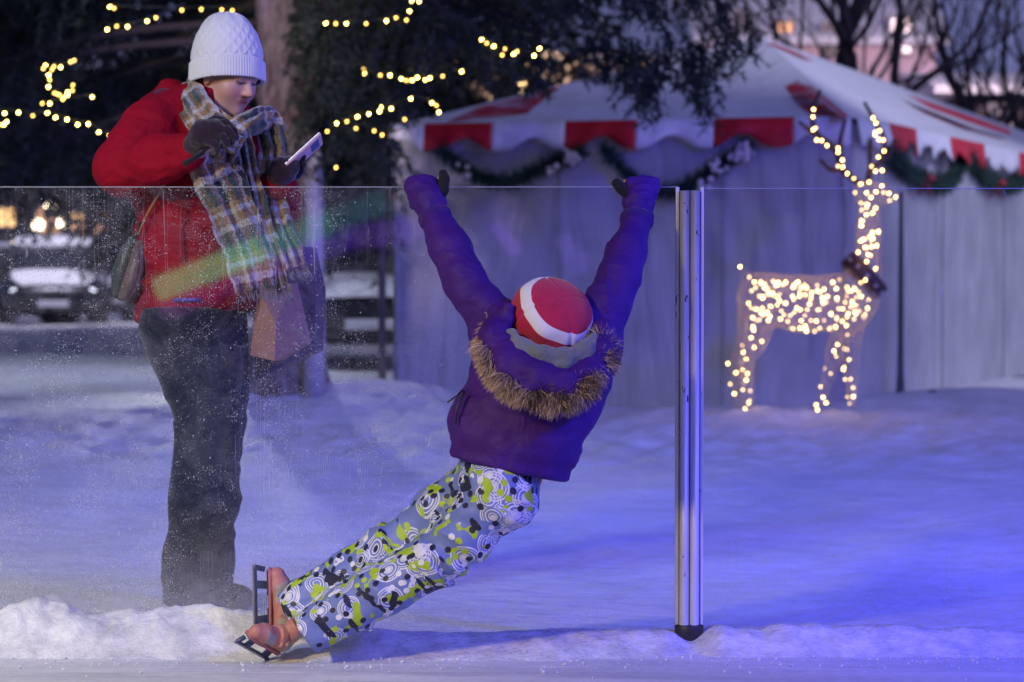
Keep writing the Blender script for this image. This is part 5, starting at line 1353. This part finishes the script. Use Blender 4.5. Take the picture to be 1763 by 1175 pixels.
# skates
M['pink'] = None
def m_boot():
    return vcol('boot', .55, 120, .2, .001)
MBOOT = m_boot()
M['holder'] = simple('blade_holder', (0.035, 0.045, 0.11), .35, .25, 40, 60, .2, .001)
M['steel'] = simple('steel', (0.42, 0.43, 0.46), .3, .2, 60, metal=.85)
def skate(heel, toe, upv, size, label):
    """heel, toe: world points on the sole line; upv: from the sole to the ankle"""
    f = (toe - heel); L = np.linalg.norm(f); f = f / L; u = np.array(upv, float); u -= f * (u @ f); u /= np.linalg.norm(u); r = np.cross(f, u)
    A = np.stack([f, r, u], 0); o = heel   # local (x along, y across, z up)
    def T(q): return o + np.asarray(q) @ A
    def f_(p):
        q = (p - o) @ A.T / L
        d = chain(q, [((.14, 0, .20), .17), ((.42, 0, .20), .165), ((.70, 0, .17), .165), ((.86, 0, .13), .13)], .05)
        d = smin(d, rc(q, (.18, 0, .25), (.20, 0, .62), .17, .185), .07)
        d = smax(d, -(q[:, 2] - .035), .02); d = smax(d, q[:, 2] - .62, .02)
        # sole
        sq = np.abs(q - np.array((.49, 0, .02))) - np.array((.50, .15, .025)); so = smax(np.linalg.norm(np.maximum(sq + .02, 0), axis=1) - .02 + np.minimum((sq + .02).max(1), 0), ell(q, (.48, 0, 0), (.55, .18, .3)), .01)
        d = np.minimum(d, so)
        # strap across the instep
        st = smax(chain(q, [((.22, 0, .30), .215), ((.50, 0, .20), .19)], .03), np.abs((q[:, 0] - .37) * .8 + (q[:, 2] - .3) * -.25) - .055, .01)
        return np.minimum(d, st) * L
    pts = [T((x * L, y * L, z * L)) for x in (-.1, 1.1) for y in (-.3, .3) for z in (-.05, .75)]
    V, Fc = nets(f_, *bounds(pts, .01), .0032)
    q = (V - o) @ A.T / L
    C = np.tile(np.array((0.50, 0.20, 0.17)), (len(V), 1))
    ay = np.abs(q[:, 1]); pan = ((np.abs((q[:, 0] - .62) - .5 * (q[:, 2] - .18)) < .13) & (q[:, 2] > .10) & (q[:, 2] < .30) & (ay > .04)) | ((q[:, 0] < .22) & (q[:, 2] > .12) & (q[:, 2] < .40) & (ay > .06)) | ((np.abs(q[:, 0] - .16) < .10) & (q[:, 2] > .46)); C[pan] = (0.40, 0.33, 0.29)
    C[q[:, 2] < .05] = (0.42, 0.14, 0.13)
    st = np.abs((q[:, 0] - .37) * .8 + (q[:, 2] - .3) * -.25) < .05; C[st & (q[:, 2] > .12)] = (0.55, 0.24, 0.20)
    C[st & (np.abs(q[:, 1] - .17) < .03) & (q[:, 2] > .2)] = (.2, .2, .2)
    sk = mk('skate', V, Fc, MBOOT, kid, col=C)
    Mr = Matrix(((f[0], r[0], u[0]), (f[1], r[1], u[1]), (f[2], r[2], u[2])))
    def bars(items, name, mat):
        b = MB()
        for x0, x1, z0, z1, th, tilt in items:
            rot = Mr.to_4x4() @ Matrix.Rotation(tilt, 4, 'Y'); b.box(T(((x0 + x1) / 2 * L, 0, (z0 + z1) / 2 * L)), ((x1 - x0) * L, th, (z1 - z0) * L), rot, bev=.0014)
        b.build(name, mat, sk)
    bars([(.02, .98, -.215, -.178, .008, 0), (.10, .24, -.19, .0, .009, .12), (.66, .78, -.19, .0, .009, -.10), (.04, .36, -.03, .004, .030, 0), (.56, .94, -.03, .004, .030, 0), (.94, 1.02, -.21, -.05, .008, -.25)], 'blade_holder', M['holder'])
    bars([(-.04, 1.03, -.250, -.213, .003, 0), (1.015, 1.055, -.235, -.19, .003, .5)], 'blade', M['steel'])
    b = MB()
    for zz, xx in ((.30, .30), (.245, .40)):
        ring = [T((xx * L, math.cos(t) * .215 * L, (zz + .12 * math.sin(t) - .02) * L)) for t in np.linspace(-.2, math.pi + .2, 12)]
        b.tube(ring, .0035, 6, flat=.5)
    b.build('strap', simple('boot_strap', (.62, .34, .28), .5, .1), sk)
    return sk
# far foot: toes up, sole to the left
skate(C_(464, 1086, 6.84), C_(462, 976, 6.83), (1.0, .10, -.05), 1, '')
# near foot: on the ice, sole down to the left, toes left and towards the camera
skate(C_(478, 1122, 6.76), C_(424, 1092, 6.64), (.62, -.30, .70), 1, '')
# ================= adult in the red jacket behind the glass =================
YW = 7.75
w_ = YW / FPX
W_ = lambda x, y, dy=0.0: P(x, y, YW + dy)
wom = empty('person', W_(345, 1045), 'adult in white knit hat, red jacket and plaid scarf looking down at a phone', 'person')
FW = np.array((.72, -.60, -.36)); FW /= np.linalg.norm(FW)
HW = head_matrix(W_(394, 128, -.02), FW, (.25, -.18, .95), .222)
shr, elr, wrr, har = W_(262, 222, -.10), W_(213, 292, -.17), W_(328, 262, -.33), W_(362, 238, -.35)
shl, ell_, wrl, hal = W_(408, 226, .12), W_(470, 378, .02), W_(480, 318, -.14), W_(486, 296, -.17)
LG1 = [(W_(322, 560, -.07), .135), (W_(345, 640, -.07), .115), (W_(360, 720, -.10), .090), (W_(352, 860, -.07), .098), (W_(338, 960, -.07), .095), (W_(338, 1046, -.07), .10)]
LG2 = [(W_(352, 565, .09), .13), (W_(368, 650, .08), .105), (W_(374, 720, .06), .080), (W_(358, 860, .10), .082), (W_(352, 960, .10), .085), (W_(350, 1040, .10), .088)]
def wbody(p):
    d = head_sdf(p, HW)
    t = chain(p, [(W_(345, 190), .07), (W_(330, 250), .12), (W_(332, 380), .12), (W_(335, 520), .13)], .04)
    d = smin(d, t, .05)
    d = smin(d, chain(p, [(shr, .06), (elr, .048), (wrr, .032), (har, .03)], .02), .03)
    d = smin(d, chain(p, [(shl, .06), (ell_, .048), (wrl, .032), (hal, .03)], .02), .03)
    d = smin(d, chain(p, [(a, r * .75) for a, r in LG1], .02), .04); d = smin(d, chain(p, [(a, r * .75) for a, r in LG2], .02), .03)
    return smax(d, .10 - p[:, 2], .01)
lo, hi = bounds([W_(200, 15, -.3), W_(520, 1050, .3)], .08)
Vb, Fb = nets(wbody, lo, hi, .0045)
Vb = relax(Vb, Fb, 1, .4)
mk('body', Vb, Fb, M['skin'], wom, col=head_paint(Vb, HW, (0.52, 0.30, 0.25)))
for sx in (-1, 1):
    c, A, s = HW; ec = c + A @ (np.array((sx * .12, .318, -.008)) * s); b = MB(); b.sphere(ec, .052 * s, seg=24, ring=16)
    V = np.array(b.v); q = (V - ec) / (.052 * s); look = A @ np.array((.05, .85, -.5)); look /= np.linalg.norm(look)
    dt = q @ look; Cc = np.where(dt[:, None] > .80, (.03, .025, .03), (.55, .52, .52))
    mk('eye', V, b.f, M['eye'], wom, col=Cc)
# a little hair showing at the nape and temple
b = MB(); c, A, s = HW; rh_ = random.Random(3)
for i in range(70):
    a = rh_.uniform(-.5, .35); x0 = c + A @ (np.array((-.345 + .03 * abs(a), a * .8 - .05, -.02 + rh_.uniform(-.05, .05))) * s)
    x1 = x0 + A @ (np.array((rh_.uniform(-.02, .02), -.05 + rh_.uniform(-.06, .02), -.14)) * s); x2 = x1 + A @ (np.array((.03, -.06, -.10 + rh_.uniform(-.04, .04))) * s)
    b.tube([x0, x1, x2], [.0022, .0022, .001], 4)
b.build('hair', simple('hair', (0.10, 0.055, 0.035), .6, .3, 60), wom)
# white knit hat
def knit(th, z):
    if z < .057: return 0
    a = th * 20 / (2 * math.pi); row = (z - .057) / .019
    f1 = abs((a + row * .5) % 1 - .5) * 2; f2 = abs((a - row * .5) % 1 - .5) * 2
    return .0034 * (max(f1, f2) ** 2) * max(0.0, min(1, (.185 - z) / .05)) + (.006 * math.sin(th * 9) * max(0, (z - .15) / .05) if z > .15 else 0)
M['white_knit'] = fabric('white_knit', (0.62, 0.62, 0.64), .04, .95, 300, .5, 40, .2, .004, .4)
hu2 = np.array((-.02, -.10, .99)); hu2 /= np.linalg.norm(hu2)
hc2 = W_(391, 139, -.02)
hu2 = np.array((-.02, .12, .99)); hu2 /= np.linalg.norm(hu2)
hatmesh('hat', hc2, (.76, -.65, 0), hu2, [(.90, -.004), (.97, -.006), (1.0, 0), (1.005, .02), (1.0, .045), (.975, .055), (.93, .058), (.94, .072), (.90, .10), (.80, .135), (.66, .162), (.48, .184), (.30, .196), (.14, .199), (.0, .193)], .106, .112, M['white_knit'], wom, n=420, ribs=84, ribh=.0026, zr=(-.006, .052), knit=knit, sub=6, lumps=.02)

M['red'] = fabric('red_jacket', (0.235, 0.002, 0.014), .15, .8, 600, .3, 16, .7, .016, .0, .12)
M['dark_lining'] = fabric('dark_lining', (0.035, 0.012, 0.04), .2, .7)
def wjacket(p):
    t = chain(p, [(W_(348, 196), .105), (W_(328, 250), .150), (W_(330, 330), .160), (W_(336, 420), .166), (W_(338, 500, .0), .172), (W_(338, 560), .178)], .04, 1.08)
    t = smin(t, rc(p, W_(285, 215, -.02), W_(300, 300, 0), .085, .12), .05)
    h = (p - W_(232, 546)) @ np.array((.03, 0, -1.0)) + .012 * np.sin((p[:, 0] + .3) * 10)
    t = smax(t, h, .01)
    aR = chain(p, [(shr, .084), ((shr + elr) / 2, .080), (elr, .072), ((elr + wrr) / 2, .064), (wrr - (wrr - elr) * .06, .048)], .03)
    aL = chain(p, [(shl, .080), ((shl + ell_) / 2, .076), (ell_, .070), ((ell_ + wrl) / 2, .058), (wrl, .048)], .03)
    d = smin(t, aR, .03); d = smin(d, aL, .03)
    d = smax(d, -ell(p, W_(412, 176, -.10), (.085, .10, .085)), .015)
    # hood folded at the nape
    d = smin(d, chain(p, [(W_(276, 190, .02), .05), (W_(296, 166, .06), .040), (W_(325, 168, .10), .035)], .02), .02)
    return d
Vj, Fj = nets(wjacket, *bounds([W_(160, 130, -.3), W_(530, 570, .3)], .08), .0065)
Nj = vnorm(Vj, Fj)
Vj = creases(Vj, Nj, [(shr, elr), (elr, wrr), (shl, ell_), (ell_, wrl), (W_(330, 220), W_(337, 540))], .0065, 15, 41, 2.4)
Nj = vnorm(Vj, Fj); Vj = Vj + Nj * (.007 * vn(Vj * (10, 10, 12), 3))[:, None] + Nj * (.004 * ridge(Vj @ np.array([[22, 0, 8], [0, 20, 0], [-14, 0, 30.0]]), 7))[:, None]
rj = mk('jacket', Vj, Fj, M['red'], wom)
b = MB(); b.tube(spline([W_(272, 186, -.05), W_(282, 168, -.04), (W_(300, 156, -.01)), W_(322, 160, .02)], 6), [.012] * 19, 8, flat=.6); b.build('hood_edge', M['red'], rj)
V, Fc = nets(lambda p: chain(p, [(W_(262, 192, -.01), .03), (W_(282, 176, -.0), .035), (W_(306, 172, .01), .03)], .02), *bounds([W_(262, 192), W_(310, 170)], .06), .006)
mk('hood_lining', V, Fc, M['dark_lining'], rj)
b = MB(); b.tube(spline([W_(313, 355, -.185), W_(311, 400, -.19), W_(312, 450, -.195)], 5), .0035, 6); b.build('pocket_zip', simple('red_zip', (.20, .005, .012), .4, .2), rj)
b = MB(); b.tube([W_(300, 517, -.178), W_(345, 516, -.19)], [.012, .012], 6, flat=.5); b.build('blue_tab', simple('blue_tab', (.03, .05, .30), .6, .1), rj)

M['black_trouser'] = fabric('black_trouser', (0.003, 0.007, 0.020), .2, .8, 500, .4, 10, .7, .015, .2)
def wpants(p):
    d = smin(chain(p, LG1, .03), chain(p, LG2, .03), .03)
    d = smin(d, rc(p, W_(338, 530), W_(338, 575), .132, .150), .04)
    return smax(smax(d, (.03 - p[:, 2]), .008), -(p - W_(338, 530)) @ np.array((0, 0, -1.0)), .01)
Vt, Ft = nets(wpants, *bounds([W_(230, 500, -.2), W_(440, 1075, .25)], .06), .0075)
Nt = vnorm(Vt, Ft); Vt = creases(Vt, Nt, [(LG1[0][0], LG1[2][0]), (LG1[2][0], LG1[5][0])], .006, 12, 51, 2.5)
mk('trousers', Vt, Ft, M['black_trouser'], wom)
for (a, r), lab in ((LG1[-1], 0), (LG2[-1], 1)):
    a0 = np.array((a[0] - .02, a[1], .045)); a1 = np.array((a[0] + .12, a[1] - .10, .035))
    V, Fc = nets(lambda p: smax(smin(rc(p, a0, a1, .055, .042), rc(p, a0, a0 + (0, 0, .10), .055, .05), .03), -(p[:, 2] - .012), .01), *bounds([a0, a1], .09), .006)
    mk('boot', V, Fc, simple('black_boot', (0.012, 0.012, 0.014), .5, .2), wom)

# plaid scarf
def m_plaid():
    m, nt, b = new_mat('plaid'); v = coords(nt, 'puv')
    sp = nd(nt, 'ShaderNodeSeparateXYZ'); nt.links.new(v, sp.inputs[0])
    fz = mth(nt, 'MULTIPLY', mth(nt, 'SUBTRACT', noise(nt, v, 60, 4, .7), .5), .028)
    uu = mth(nt, 'ADD', sp.outputs[0], fz); vv = mth(nt, 'ADD', mth(nt, 'ADD', sp.outputs[1], 1.0), fz)
    U = mth(nt, 'FRACT', mth(nt, 'DIVIDE', uu, .152)); W2 = mth(nt, 'FRACT', mth(nt, 'DIVIDE', vv, .105))
    Mu, Gr, Bk, Wh = (0.24, 0.12, 0.03), (0.012, 0.042, 0.045), (0.006, 0.008, 0.016), (0.42, 0.41, 0.42)
    cu = ramp(nt, U, [(0, Mu), (.18, Wh), (.32, Bk), (.50, Gr), (.66, Bk), (.80, Mu), (.90, Wh)], 'CONSTANT')
    cv = ramp(nt, W2, [(0, Gr), (.18, Mu), (.36, Wh), (.52, Bk), (.74, Wh), (.86, Mu)], 'CONSTANT')
    nt.links.new(mixc(nt, ramp(nt, noise(nt, v, 140, 2), [(.42, (.15,) * 3), (.58, (.75,) * 3)]), cu, cv), b.inputs['Base Color'])
    b.inputs['Roughness'].default_value = .95; b.inputs['Sheen Weight'].default_value = .4
    bump(nt, b, noise(nt, v, 160, 4, .7), .8, .004); return m
M['plaid'] = m_plaid()
scarf = empty('scarf', W_(375, 200, -.15)); scarf.location = Vector(scarf.location) - wom.location; scarf.parent = wom
def band(pts, hw, th, up, name='fold', wrinkle=.006, mat=None, off=0.0, parent=scarf, folds=2.5):
    """a cloth band: pts [(px,py,dy)], hw half widths m"""
    pp = spline([W_(*p) for p in pts], 10); N = len(pp); wv = spline([(h, 0, 0) for h in hw], 10)[:, 0]; n = 48
    V = []; UV = []; L = off
    upv = np.array(up, float)
    for i in range(N):
        t = pp[min(i + 1, N - 1)] - pp[max(i - 1, 0)]; t /= np.linalg.norm(t); a = upv - t * (upv @ t); a /= np.linalg.norm(a); s = np.cross(t, a)
        if i: L += np.linalg.norm(pp[i] - pp[i - 1])
        for k in range(n):
            x = (k if k < n // 2 else n - 1 - k) / (n // 2 - 1) * 2 - 1; side = 1 if k < n // 2 else -1
            bul = math.sqrt(max(0, 1 - x ** 4)); h = side * th * bul
            fold = wrinkle * math.sin(x * math.pi * folds + i * .09 + off * 9) + wrinkle * .6 * math.sin(x * 9 + i * .3)
            V.append(pp[i] + s * x * wv[i] * (1 + .05 * math.sin(i * .5)) + a * (h + fold)); UV.append((L, x * wv[i] * 1.5, 0))
    V = np.array(V); V += (.0035 * np.stack([vn(V * 60, 1), vn(V * 60, 2), vn(V * 60, 3)], 1))
    Fc = [(i * n + k, i * n + (k + 1) % n, (i + 1) * n + (k + 1) % n, (i + 1) * n + k) for i in range(N - 1) for k in range(n)] + [tuple(range(n))[::-1], tuple((N - 1) * n + k for k in range(n))]
    return mk(name, V, Fc, mat or M['plaid'], parent, vec=UV)
TOW = (0.15, -1, .1)
# loop round the neck, crossing piece, then the two hanging ends
band([(346, 160, .10), (326, 160, .0), (336, 184, -.11), (358, 214, -.185), (388, 238, -.225), (414, 254, -.23)], [.030, .042, .052, .052, .042, .030], .030, (-.5, -1, .25), off=.0, wrinkle=.005)
band([(474, 224, .06), (458, 206, -.06), (430, 211, -.17), (404, 228, -.215), (388, 254, -.235)], [.03, .036, .036, .036, .032], .028, (-.1, -1, .2), off=.3, wrinkle=.005)
band([(338, 170, -.10), (360, 194, -.16), (386, 210, -.19), (402, 222, -.2)], [.028, .028, .024, .020], .016, (0, -1, .5), off=.61, wrinkle=.006)
band([(392, 228, -.23), (376, 260, -.25), (366, 285, -.26), (386, 330, -.265), (410, 390, -.26), (428, 440, -.26), (442, 498, -.26)], [.038, .062, .072, .070, .068, .066, .064], .009, TOW, 'tail', .011, off=.2)
band([(454, 204, -.06), (466, 222, -.10), (470, 260, -.12), (464, 310, -.14), (474, 370, -.17), (492, 420, -.2), (506, 462, -.21)], [.040, .044, .042, .044, .042, .038, .036], .010, (.1, -1, .1), 'tail', .012, off=.45)
band([(420, 236, -.2), (428, 300, -.215), (446, 380, -.22), (466, 440, -.22), (478, 500, -.22)], [.024, .030, .034, .036, .034], .008, TOW, 'tail', .008, off=.8)
b = MB(); rf2 = random.Random(9)
for x0, x1, y, dy, ang in ((412, 470, 500, -.26, .2), (458, 500, 500, -.22, .25), (488, 526, 462, -.21, .5)):
    for i in range(26):
        x = x0 + (x1 - x0) * i / 25; yy = y - 6 + rf2.uniform(-2, 3) - (x - x0) * .15; l = rf2.uniform(22, 34)
        b.tube([W_(x, yy, dy), W_(x + l * ang * .4 + rf2.uniform(-2, 2), yy + l * .5, dy), W_(x + l * ang + rf2.uniform(-4, 4), yy + l, dy)], [.0016, .0014, .0009], 4)
f_ = b.build('fringe', M['plaid'], scarf)

# gloves
M['wine_glove'] = fabric('dark_glove', (0.016, 0.006, 0.014), .25, .9, 300, .6, 40, .5, .004, .3)
def glove(palm_pts, fingers_, name, extra=None):
    allp = [x for x, r in palm_pts] + [x for f in fingers_ for x, r in f]
    def f(p):
        d = chain(p, palm_pts, .012)
        for fg in fingers_: d = smin(d, chain(p, fg, .004), .004)
        return d
    V, Fc = nets(f, *bounds(allp, .04), .003); N = vnorm(V, Fc); V = V + N * (.0015 * vn(V * 90, 2))[:, None]
    return mk(name, V, Fc, M['wine_glove'], wom)
# near hand, raised to the collar: fingers curl to the right, thumb along the scarf, loose strap at the wrist
glove([(W_(336, 250, -.35), .034), (W_(352, 232, -.38), .040), (W_(368, 226, -.39), .034)],
      [[(W_(366, 214, -.38), .0125), (W_(388, 212, -.385), .012), (W_(402, 224, -.38), .011), (W_(406, 237, -.37), .009)],
       [(W_(368, 222, -.40), .0125), (W_(392, 224, -.405), .012), (W_(402, 236, -.40), .010), (W_(399, 245, -.385), .009)],
       [(W_(364, 234, -.41), .012), (W_(384, 236, -.415), .0115), (W_(390, 246, -.41), .010), (W_(384, 252, -.40), .009)],
       [(W_(356, 244, -.41), .011), (W_(370, 248, -.42), .0105), (W_(374, 257, -.415), .009), (W_(368, 262, -.40), .008)],
       [(W_(352, 216, -.36), .013), (W_(370, 206, -.35), .0115), (W_(386, 208, -.345), .010)]], 'glove')
b = MB(); b.tube([W_(350, 262, -.40), W_(332, 274, -.41), W_(316, 283, -.41)], [.013, .012, .014], 10, flat=.6); b.build('glove_strap', M['black_glove'], wom)
# far hand: palm under the phone, fingers round its edges
glove([(W_(476, 314, -.15), .036), (W_(484, 296, -.18), .040), (W_(496, 288, -.20), .032)],
      [[(W_(478, 284, -.19), .012), (W_(470, 276, -.215), .011), (W_(468, 268, -.225), .0095)],
       [(W_(500, 278, -.17), .012), (W_(512, 268, -.165), .0115), (W_(520, 268, -.18), .010)],
       [(W_(505, 288, -.17), .012), (W_(517, 280, -.165), .0115), (W_(521, 272, -.185), .010)],
       [(W_(505, 298, -.17), .012), (W_(518, 292, -.165), .011), (W_(522, 283, -.185), .0095)],
       [(W_(500, 306, -.17), .011), (W_(513, 303, -.165), .010), (W_(519, 295, -.18), .009)],
       [(W_(466, 296, -.19), .013), (W_(457, 285, -.205), .012), (W_(456, 275, -.215), .010)]][1:5] + [[(W_(466, 298, -.19), .014), (W_(472, 284, -.205), .012), (W_(484, 276, -.222), .010)]], 'glove')

# phone
pa, pb = W_(499, 288, -.20), W_(545, 246, -.17)
px_ = (pb - pa) / np.linalg.norm(pb - pa)
nrm = np.array((.45, -.36, -.80)); nrm -= px_ * (nrm @ px_); nrm /= np.linalg.norm(nrm); wid = np.cross(nrm, px_)
ph = empty('phone', pa, 'pale pink phone with dark blue camera patch held in the far gloved hand', 'phone')
Rm = Matrix(((px_[0], wid[0], nrm[0]), (px_[1], wid[1], nrm[1]), (px_[2], wid[2], nrm[2])))
cp = (pa + pb) / 2 + px_ * .004
b = MB(); b.box(cp, (.138, .068, .0085), Rm, bev=.003); b.build('case', simple('pink_case', (0.62, 0.40, 0.34), .35, .05, metal=.2), ph)
b = MB(); b.box(cp + px_ * .040 + nrm * .0048, (.030, .040, .002), Rm, bev=.0008); b.build('camera', simple('camera_patch', (0.02, 0.04, 0.14), .15, .1), ph, smooth=False)
b = MB(); b.box(cp - nrm * .0046, (.136, .064, .001), Rm); b.build('screen', glow('phone_screen', (.75, .85, 1.0), 1.2), ph, smooth=False)

# small bag on the hip, with its strap
M['leather'] = simple('olive_leather', (0.045, 0.055, 0.05), .5, .3, 12, 60, .3, .003)
M['leather2'] = simple('brown_leather', (0.12, 0.08, 0.06), .5, .3, 12, 60, .3, .003)
hb = empty('handbag', W_(215, 520, -.05), 'small dark shoulder bag hanging at the back of the red jacket', 'bag')
def slab(poly, dy, th, mat, name, parent, bev=.006):
    pts = [W_(x, y, dy) for x, y in poly]; bmm = bmesh.new()
    fr_ = [bmm.verts.new(p) for p in pts]; bk = [bmm.verts.new(p + np.array((.02, th, 0))) for p in pts]; n = len(pts)
    bmm.faces.new(fr_); bmm.faces.new(bk[::-1])
    for i in range(n): bmm.faces.new((fr_[(i + 1) % n], fr_[i], bk[i], bk[(i + 1) % n]))
    bmesh.ops.recalc_face_normals(bmm, faces=bmm.faces[:])
    bmesh.ops.bevel(bmm, geom=list(bmm.edges), offset=bev, segments=3, affect='EDGES'); bmesh.ops.triangulate(bmm, faces=[f for f in bmm.faces if len(f.verts) > 4])
    b = MB(); b.bm(bmm); return b.build(name, mat, parent)
slab([(222, 408), (232, 404), (236, 420), (222, 462), (206, 512), (198, 518), (190, 500), (190, 470), (204, 432)], -.10, .10, M['leather'], 'body', hb)
slab([(232, 412), (242, 418), (243, 458), (236, 490), (222, 516), (202, 520), (200, 514), (214, 470)], -.13, .05, M['leather2'], 'flap', hb)
b = MB(); b.tube([W_(233 + 5 * math.cos(t), 391 + 14 * math.sin(t), -.10) for t in np.linspace(0, 2 * math.pi, 20)], .0035, 6, cap=False); b.build('ring', M['dark_pole'], hb)
b = MB(); b.tube(spline([W_(238, 405, -.12), W_(252, 372, -.15), W_(276, 330, -.19), W_(296, 295, -.21), W_(322, 250, -.20), W_(345, 200, -.16)], 5), .0035, 6); b.build('strap', simple('strap', (.30, .16, .05), .5, .2), hb)
# kraft paper bag in the far hand
M['kraft'] = simple('kraft_paper', (0.33, 0.16, 0.12), .85, .08, 8, 25, .3, .004)
def m_paper():
    return simple('kraft_paper2', (0.30, 0.145, 0.115), .85, .1, 8, 18, .5, .01)
kb = empty('paper_bag', W_(485, 622, -.02), 'brown kraft paper bag with folded bottom hanging beside the dark trousers', 'bag')
q = dict(a=W_(444, 492, -.02), b=W_(502, 488, .05), c=W_(531, 592, .02), d=W_(473, 622, -.08), e=W_(431, 612, -.06), g=W_(475, 560, -.10), h=W_(431, 626, .03))
back = [q['a'] + (.01, .09, 0), q['b'] + (.01, .09, 0), q['c'] + (.0, .11, .0), q['d'] + (.02, .13, 0), q['e'] + (.01, .12, 0)]
V = [q['a'], q['b'], q['c'], q['d'], q['e'], q['g']] + back
Fc = [(0, 5, 1), (1, 5, 2), (2, 5, 3), (3, 5, 4), (4, 5, 0), (0, 6 + 0, 10, 4), (1, 2, 8, 7), (2, 3, 9, 8), (3, 4, 10, 9), (6, 7, 8, 9, 10)]
kbo = mk('bag_body', V, Fc, m_paper(), kb, smooth=False); sm_ = kbo.modifiers.new('thick', 'SOLIDIFY'); sm_.thickness = .0015
b = MB(); b.tube(spline([W_(452, 494, -.0), W_(462, 440, .0), W_(474, 400, .02), W_(486, 440, .03), W_(494, 490, .03)], 6), .0028, 6); b.build('handle', M['kraft'], kb)
db = empty('paper_bag', W_(505, 650, .2), 'larger plum dark shape for the shadow of the kraft bag on the glass', 'bag')
V = [W_(470, 430, .16), W_(528, 425, .2), W_(545, 500, .2), W_(540, 606, .2), W_(440, 654, .16), W_(436, 560, .16)]; V += [v + np.array((.02, .11, 0)) for v in V]  # added shape in shadow colour, for the kraft bag's ghost on the glass
dbo = mk('bag_body', V, [(0, 1, 2, 3, 4, 5)[::-1], (6, 7, 8, 9, 10, 11)] + [(i, (i + 1) % 6, 6 + (i + 1) % 6, 6 + i) for i in range(1, 6)], simple('bag_shadow', (0.07, 0.035, 0.065), .8, .15, 8, 18, .4, .01), db, smooth=False)
b = MB(); b.tube(spline([W_(480, 432, .18), W_(486, 400, .14), W_(494, 385, .08), W_(504, 400, .16), W_(516, 430, .2)], 5), .0028, 6); b.build('handle', M['dark_pole'], db)
